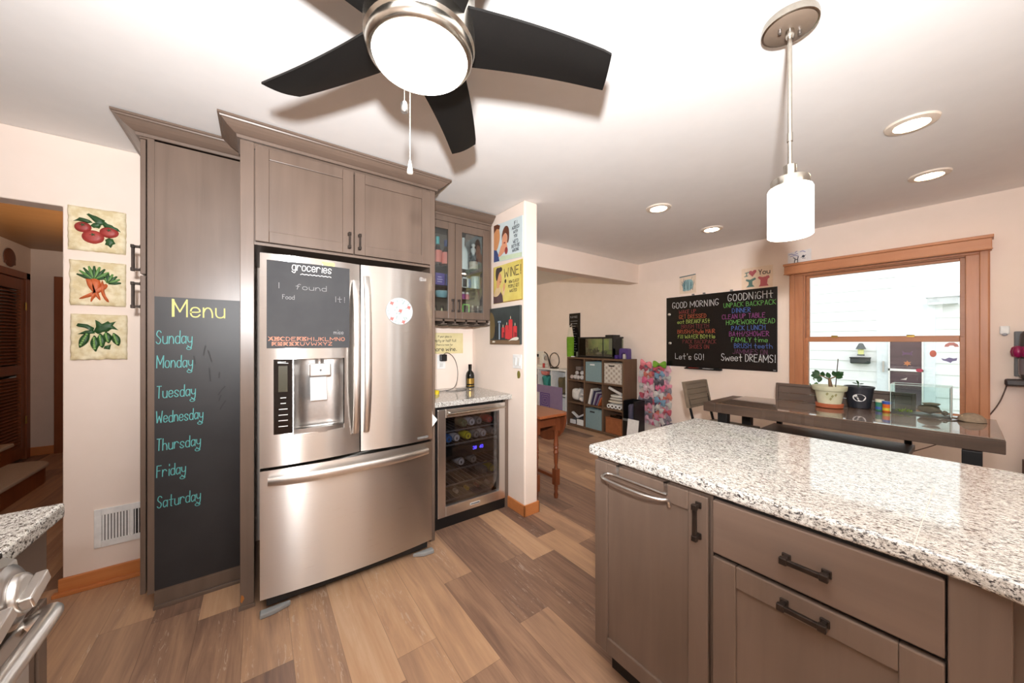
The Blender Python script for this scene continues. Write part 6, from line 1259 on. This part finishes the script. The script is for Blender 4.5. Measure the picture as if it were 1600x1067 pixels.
rock_y = thing('tank_rock', 'pale rock on the gravel inside the aquarium', 'rock', (4.12, 3.42, z0 + .05)); B().ball((4.12, 3.42, z0 + .068), (.03, .05, .022), 12, 8).build('stone', M['stonelt'], rock_y, smooth=60)
t = thing('purple_toy', 'purple arched plastic toy on top of the bookcase beside the aquarium', 'toy', (4.2, 2.99, ZT)); b = B(); b.ext(blob([(2.925, 0), (2.925, .13), (2.94, .15), (3.06, .15), (3.075, .13), (3.075, 0), (3.045, 0), (3.045, .06), (3.02, .085), (2.98, .085), (2.955, .06), (2.955, 0)], 1), lambda p, a: (a, p[0], ZT + .001 + p[1]), 4.14, 4.22); b.build('arch', M['purple'], t, bevel=.004); B().box(4.15, 4.21, 2.98, 3.02, ZT + .001, ZT + .07).build('inner_post', flat((206, 196, 186)), t, bevel=.006)
tag(B().box(4.10, 4.18, 3.085, 3.125, ZT + .001, ZT + .055).build('toy_block', flat((70, 44, 120)), bevel=.006, loc=(4.14, 3.1, ZT)), 'small violet block between aquarium and purple toy', 'toy')
tag(B().box(4.10, 4.16, 3.82, 3.87, ZT + .001, ZT + .085).build('small_jar', flat((96, 100, 84)), bevel=.012, loc=(4.13, 3.85, ZT)), 'grey-green jar beside the far end of the aquarium', 'jar')
tag(B().cyl((4.06, 3.86, ZT + .004), (4.06, 3.925, ZT + .004), .012).build('cotton_roll', M['white'], loc=(4.06, 3.9, ZT)), 'white little roll on the bookcase edge', 'roll')
# sign and apron on the wall
t = thing('chalk_sign', 'tall narrow black chalk sign on the nook wall', 'sign', (4.34, 4.12, 1.1)); B().box(4.335, 4.3495, 4.0, 4.245, 1.095, 1.828).build('panel', M['board'], t, bevel=.002); b = B(); F = FX(4.3345, 4.245, 1.095)
b.strokes(mwrite('PLAY NICE', .11, .655, .03, .12), F, .005)
for i in range(13): b.strokes([[(.03 + R.random() * .03, .60 - i * .043), (.12 + R.random() * .08, .60 - i * .043)]], F, .008)
b.build('lettering', flat((140, 140, 140)), t)
t = thing('apron', 'lime green apron with a white top hanging by the bookcase', 'apron', (4.28, 4.17, 1.09))
def apr(u, v, d): w_ = .085 * (1 - v) ** .3 + .018; w_ = .088 if v < .55 else .088 - (v - .55) * .13; return (4.27 + .012 * math.sin(u * 9 + 2) * (1 - v) - d, 4.245 - .09 + (0.5 - u) * 2 * w_ + 0, ZT - .01 + .545 * v)
b = B(); b.surf(lambda u, v: apr(u, v * .62, .004), 16, 8); b.surf(lambda u, v: apr(u, v * .62, -.004), 16, 8); b.build('skirt', M['greencloth'], t, smooth=70)
b = B(); b.surf(lambda u, v: apr(u, .62 + v * .30, .003), 12, 6); b.surf(lambda u, v: apr(u, .62 + v * .30, -.003), 12, 6); b.build('bib', flat((226, 216, 200), .9), t, smooth=70)
B().tube([(4.27, 4.12, ZT + .49), (4.30, 4.155, ZT + .55), (4.27, 4.19, ZT + .49)], .005, 6).build('neck_strap', flat((216, 206, 192)), t); B().cyl((4.3335, 4.155, ZT + .555), (4.285, 4.155, ZT + .555), .006).build('wall_hook', M['silver'], t)
# white cube unit with sewing things
t = thing('white_cube_shelf', 'white open cube shelf beyond the walnut bookcase', 'shelf', (4.17, 4.5, 0)); b = B(); b.box(4.04, 4.335, 4.02, 5.45, .855, .88)
for y in (4.02, 4.37, 4.72, 5.07, 5.43): b.box(4.04, 4.335, y, y + .02, 0, .855)
for z in (.03, .44): b.box(4.045, 4.335, 4.04, 5.43, z, z + .018)
b.build('carcass', M['white'], t); B().box(4.336, 4.342, 4.02, 5.45, .02, .86).build('back_panel', M['white'], t)
for y, c, w_ in ((4.10, (104, 92, 66), 'olive patterned'), (4.50, (60, 140, 132), 'teal'), (4.80, (70, 66, 78), 'slate')): cloth('fabric_bundle', 4.07, 4.27, y + .01, y + .17, .468, .74, flat(c, .95), f'{w_} fabric bundle in the white cube shelf', 'fabric', 'fabric bundles', int(y * 10), .02)
cloth('fabric_bundle', 4.06, 4.16, 4.52, 4.68, .755, .82, flat((214, 130, 120), .95), 'salmon fabric bundle on top of the teal one', 'fabric', 'fabric bundles', 77, .01)
t = thing('sewing_machine', 'white sewing machine with black arm on the white shelf', 'sewing machine', (4.18, 4.85, .88)); B().box(4.10, 4.26, 4.70, 5.06, .881, .93).build('bed', M['offwhite'], t, bevel=.008); B().box(4.12, 4.24, 4.68, 4.79, .93, 1.13).build('pillar', M['offwhite'], t, bevel=.015); B().box(4.12, 4.24, 4.79, 5.06, 1.05, 1.17).build('arm', M['offwhite'], t, bevel=.015); B().box(4.113, 4.119, 4.80, 5.04, 1.07, 1.12).build('control_strip', M['black'], t, bevel=.002); B().cyl((4.18, 4.675, 1.05), (4.18, 4.655, 1.05), .045, n=24).build('hand_wheel', M['silver'], t, smooth=40); B().box(4.16, 4.19, 5.0, 5.03, .94, 1.05).build('needle_bar', M['silver'], t)
tag(B().cyl((4.1, 4.64, .881), (4.1, 4.64, .96), .022, n=14).build('thread_spool', flat((176, 60, 56)), smooth=40, loc=(4.1, 4.64, .881)), 'red thread spool beside the sewing machine', 'spool')
t = thing('hoop_stand', 'black wire hoop on a stand on the white shelf', 'hoop', (4.15, 4.42, .88)); B().tube([(4.15, 4.42 + .12 * math.cos(a), 1.025 + .125 * math.sin(a)) for a in [k * math.pi / 16 for k in range(32)]], .007, 8, True).build('hoop', M['black'], t, smooth=50); B().box(4.10, 4.20, 4.36, 4.48, .881, .901).build('base', M['black'], t, bevel=.003); B().tube(chaikin([(4.15, 4.52, .90), (4.15, 4.56, 1.0), (4.15, 4.60, 1.12), (4.15, 4.68, 1.16)], 2), .009, 8).build('arm', M['black'], t, smooth=50)
# purple board with concentric square motif
t = thing('purple_board', 'large lilac board with a square spiral motif behind the small table', 'board', (3.55, 4.0, 0)); B().box(3.575, 3.60, 3.66, 4.45, 0.05, .668).build('panel', M['lilac'], t, bevel=.004)
b = B(); F = FX(3.5745, 0, 0)
for r in (.015, .045, .075, .105): b.strokes([[(-4.02 - r, .44 - r), (-4.02 + r, .44 - r), (-4.02 + r, .44 + r), (-4.02 - r, .44 + r), (-4.02 - r, .44 - r)]], F, .014)
b.build('square_motif', flat((84, 56, 128)), t); B().box(3.575, 3.60, 3.66, 3.70, 0, .05).box(3.575, 3.60, 4.41, 4.45, 0, .05).build('foot', flat((84, 56, 128)), t)
tag(B().box(3.545, 3.572, 4.14, 4.42, 0.001, .55).build('white_box', flat((216, 210, 204)), loc=(3.55, 4.3, 0)), 'white flat box leaning in front of the lilac board', 'box')
# drop-leaf table
t = thing('drop_leaf_table', 'small cherry drop-leaf table with turned legs beside the partition', 'table', (1.93, 2.35, 0)); DZ = .75
b = B(); b.prism([(1.80, 2.075), (2.085, 2.075), (2.115, 2.10), (2.115, 2.68), (1.80, 2.68)], DZ - .024, DZ); b.build('table_top', M['cherryy'], t, bevel=.006)
b = B(); b.ext([(2.12, DZ - .004)] + [(2.39 - .27 * math.cos(a), DZ - .06 - .24 * math.sin(a)) for a in [k * math.pi / 16 for k in range(17)]] + [(2.66, DZ - .004)], lambda p, a: (a, p[0], p[1]), 2.118, 2.140); b.build('drop_leaf', M['cherry'], t, bevel=.005)
B().box(1.83, 2.07, 2.17, 2.20, DZ - .12, DZ - .024).box(1.83, 2.07, 2.60, 2.63, DZ - .12, DZ - .024).box(2.06, 2.09, 2.17, 2.63, DZ - .12, DZ - .024).build('apron', M['cherry'], t)
for x, y in ((2.07, 2.185), (1.845, 2.185), (2.07, 2.615), (1.845, 2.615)):
    b = B(); b.box(x - .024, x + .024, y - .024, y + .024, DZ - .17, DZ - .0245); b.lathe([(.020, DZ - .17), (.016, DZ - .20), (.021, DZ - .28), (.024, DZ - .30), (.017, DZ - .305), (.024, DZ - .32), (.018, DZ - .335), (.024, DZ - .36), (.018, DZ - .375), (.017, DZ - .44), (.012, DZ - .47), (.016, DZ - .505)], (x, y, 0), 16); b.box(x - .023, x + .023, y - .023, y + .023, .115, DZ - .5); b.lathe([(.016, .115), (.018, .08), (.013, .055), (.02, .03), (.016, .001)], (x, y, 0), 16); b.build('leg', M['cherry'], t, smooth=30)
B().box(2.058, 2.082, 2.208, 2.592, .16, .19).build('stretcher', M['cherry'], t, bevel=.004); B().box(1.868, 2.047, 2.39, 2.41, .165, .185).box(1.833, 1.857, 2.208, 2.592, .16, .19).build('stretcher', M['cherry'], t, bevel=.004)

# ------------------------------------------------------------------ hair bow holder
hb = thing('bow_holder', 'white hanging ribbon holder full of hair bows by the bookcase', 'bow holder', (4.33, 2.62, .2))
B().box(4.335, 4.3495, 2.42, 2.82, .985, 1.03).build('top_rail', M['white'], hb, bevel=.004)
strip_y = (2.78, 2.70, 2.62, 2.54, 2.46)
for y, c in zip(strip_y, ((226, 190, 200), (206, 170, 190), (90, 80, 100), (216, 180, 190), (196, 160, 176))): B().box(4.328, 4.334, y - .022, y + .022, .22, 1.03).build('ribbon', flat(c, .7), hb)
BC = [((222, 150, 168), 'pink'), ((196, 92, 108), 'rose red'), ((230, 200, 206), 'pale pink'), ((212, 208, 206), 'white'), ((142, 136, 146), 'grey'), ((120, 156, 184), 'blue'), ((226, 176, 190), 'shell pink'), ((208, 122, 108), 'coral'), ((92, 86, 96), 'charcoal'), ((196, 196, 192), 'silver'), ((222, 108, 144), 'hot pink')]
SN = ('strip closest to the bookcase', 'second strip from the bookcase', 'dark middle strip', 'fourth strip from the bookcase', 'strip closest to the message board'); RN = ('top row', 'second row', 'third row', 'fourth row', 'fifth row', 'sixth row', 'seventh row', 'eighth row', 'bottom row')
def bow(c, col, w_, label, tilt, rr):
    x, y, z = c; t = thing('hair_bow', label, 'hair bow', c, 'hair bows on the ribbon holder'); m = Matrix.Rotation(tilt, 3, 'X'); mt = flat(col, .6)
    for s in (-1, 1):
        b = B()
        def f(u, v):
            a = 2 * math.pi * v; L = w_ * (u ** .8); h_ = .010 + .026 * math.sin(min(u, .999) * math.pi * .62) * (w_ / .05)
            p = Vector((-.014 * math.cos(a) * (1 - u * .2) - .010, s * L, h_ * math.sin(a) * (1 if u < .97 else .9))); return Vector(c) + m @ p
        b.surf(f, 6, 10); b.build('loop', mt, t, smooth=60)
        b = B(); e = rr.uniform(.02, .04); q = [Vector((-.006, s * .004, 0)), Vector((-.008, s * .014, -.012)), Vector((-.010, s * (e + .014), -.050)), Vector((-.010, s * e, -.058))]; b.add([Vector(c) + m @ v for v in q] + [Vector(c) + m @ (v + Vector((.003, 0, 0))) for v in q], [(0, 1, 2, 3), (7, 6, 5, 4), (0, 4, 5, 1), (1, 5, 6, 2), (2, 6, 7, 3), (3, 7, 4, 0)]); b.build('tail', mt, t)
    B().ball(Vector(c) + Vector((-.02, 0, 0)), (.011, .011, .014), 10, 7).build('knot', flat(tuple(min(255, v * .86) for v in col), .6), t, smooth=60)
rb = random.Random(21)
for si, y in enumerate(strip_y):
    for ri in range(9):
        z = .995 - ri * .090 + rb.uniform(-.012, .012) - (.03 if si == 4 else 0); col, nm = BC[(si * 4 + ri * 3 + rb.randrange(2)) % len(BC)]
        if si == 2 and ri in (3, 6): continue
        bow((4.318 - (si % 2) * .022 - rb.random() * .02, y + rb.uniform(-.012, .012), z), col, rb.uniform(.056, .080), f'{nm} hair bow in the {RN[ri]} of the {SN[si]}', rb.uniform(-.6, .6), rb)
t = thing('hair_bow', 'big lime green hair bow on top of the ribbon holder', 'hair bow', (4.27, 2.52, 1.05), 'hair bows on the ribbon holder')
for s in (-1, 1):
    b = B(); b.surf(lambda u, v: (4.262 - .02 * math.cos(6.283 * v), 2.53 + s * .085 * u ** .8, 1.045 + (.012 + .035 * math.sin(min(u, .99) * 2)) * math.sin(6.283 * v)), 8, 12); b.build('loop', flat((120, 172, 52), .7), t, smooth=60)
B().ball((4.245, 2.53, 1.045), (.014, .014, .018), 10, 7).build('knot', flat((100, 150, 44), .7), t, smooth=60)
t = thing('hair_bow', 'big salmon pink hair bow at the top of the ribbon holder', 'hair bow', (4.26, 2.72, 1.05), 'hair bows on the ribbon holder')
for s in (-1, 1):
    b = B(); b.surf(lambda u, v: (4.252 - .02 * math.cos(6.283 * v), 2.72 + s * .075 * u ** .8, 1.045 + s * .02 * u + (.012 + .035 * math.sin(min(u, .99) * 2)) * math.sin(6.283 * v)), 8, 12); b.build('loop', flat((236, 140, 150), .7), t, smooth=60)
B().ball((4.235, 2.72, 1.045), (.014, .014, .018), 10, 7).build('knot', flat((220, 116, 130), .7), t, smooth=60)
# dark storage beside the bookcase
t = thing('storage_crate', 'black crate on the floor between bookcase and bow holder', 'crate', (4.15, 2.83, 0)); b = B(); b.box(3.99, 4.22, 2.72, 2.735, 0.012, .55); b.box(3.99, 4.22, 2.885, 2.90, 0.012, .55); b.box(4.205, 4.22, 2.735, 2.885, 0.012, .55); b.box(3.99, 4.005, 2.735, 2.885, 0.012, .30); b.box(3.99, 4.22, 2.72, 2.90, 0, .012); b.build('crate_body', M['black'], t); B().box(3.985, 3.990, 2.72, 2.90, .28, .31).build('crate_rim', M['grey'], t)
tag(B().obox((3.945, 2.72, .162), (.012, .16, .32), Matrix.Rotation(rad(8), 3, 'Y')).build('white_canvas', M['white'], loc=(3.95, 2.72, 0)), 'small white canvas leaning on the black crate', 'canvas')
cloth('craft_bag', 4.025, 4.185, 2.755, 2.865, .03, .50, flat((80, 76, 96), .9), 'dark craft bag standing in the black crate', 'bag', None, 41, .01)

# ------------------------------------------------------------------ right wall bits
t = thing('motion_sensor', 'small white sensor on the wall beside the window', 'sensor', (4.345, -.087, 1.42)); B().box(4.325, 4.3495, -.108, -.066, 1.40, 1.46).build('housing', M['white'], t, bevel=.006); B().ball((4.332, -.087, 1.40), (.012, .013, .012), 12, 8).build('lens', flat((190, 190, 196), .2), t, smooth=60)
t = thing('stick_vacuum', 'magenta and grey stick vacuum hanging on the wall by the window', 'vacuum cleaner', (4.28, -.19, .3))
B().box(4.325, 4.3495, -.225, -.125, 1.10, 1.42).build('wall_dock', M['grey'], t, bevel=.006)
B().lathe([(.030, 1.08), (.044, 1.10), (.048, 1.32), (.042, 1.40), (.03, 1.42)], (4.272, -.19, 0), 24).build('motor_body', flat((70, 66, 66), .35), t, smooth=40)
b = B()
for k in range(9): a = k * 2 * math.pi / 9; b.lathe([(.004, 1.235), (.020, 1.245), (.026, 1.275), (.020, 1.305), (.004, 1.318)], (4.272 + .058 * math.cos(a), -.19 + .058 * math.sin(a), 0), 12)
b.lathe([(.050, 1.24), (.066, 1.25), (.066, 1.30), (.05, 1.315)], (4.272, -.19, 0), 24); b.build('cyclones', M['magenta'], t, smooth=50)
B().lathe([(.05, 1.12), (.052, 1.23)], (4.272, -.19, 0), 24).build('dust_bin', flat((120, 112, 116), .2), t, smooth=40)
B().box(4.235, 4.31, -.19, -.085, 1.035, 1.085).build('battery_grip', flat((56, 46, 44), .35), t, bevel=.012)
B().cyl((4.272, -.185, .50), (4.272, -.185, 1.06), .021).build('wand', M['magenta'], t, smooth=40)
B().cyl((4.272, -.185, .42), (4.272, -.185, .53), .03).build('wand_joint', flat((96, 70, 60), .4), t, smooth=40)
B().ext(blob([(-.30, .03), (-.30, .10), (-.25, .20), (-.20, .42), (-.16, .42), (-.105, .20), (-.10, .10), (-.10, .03)], 1), lambda p, a: (a, p[0], p[1]), 4.20, 4.335).build('brush_head', M['black'], t, bevel=.012)
tag(B().tube(chaikin([(4.343, -.098, 1.05), (4.340, -.09, 1.00), (4.335, -.06, .88), (4.33, .02, .72), (4.30, .2, .55), (4.28, .35, .45)], 3), .0035, 6).build('power_cord', flat((92, 70, 58)), smooth=60, loc=(4.33, 0, .7)), 'brown power cord running down the wall from the vacuum', 'cord')
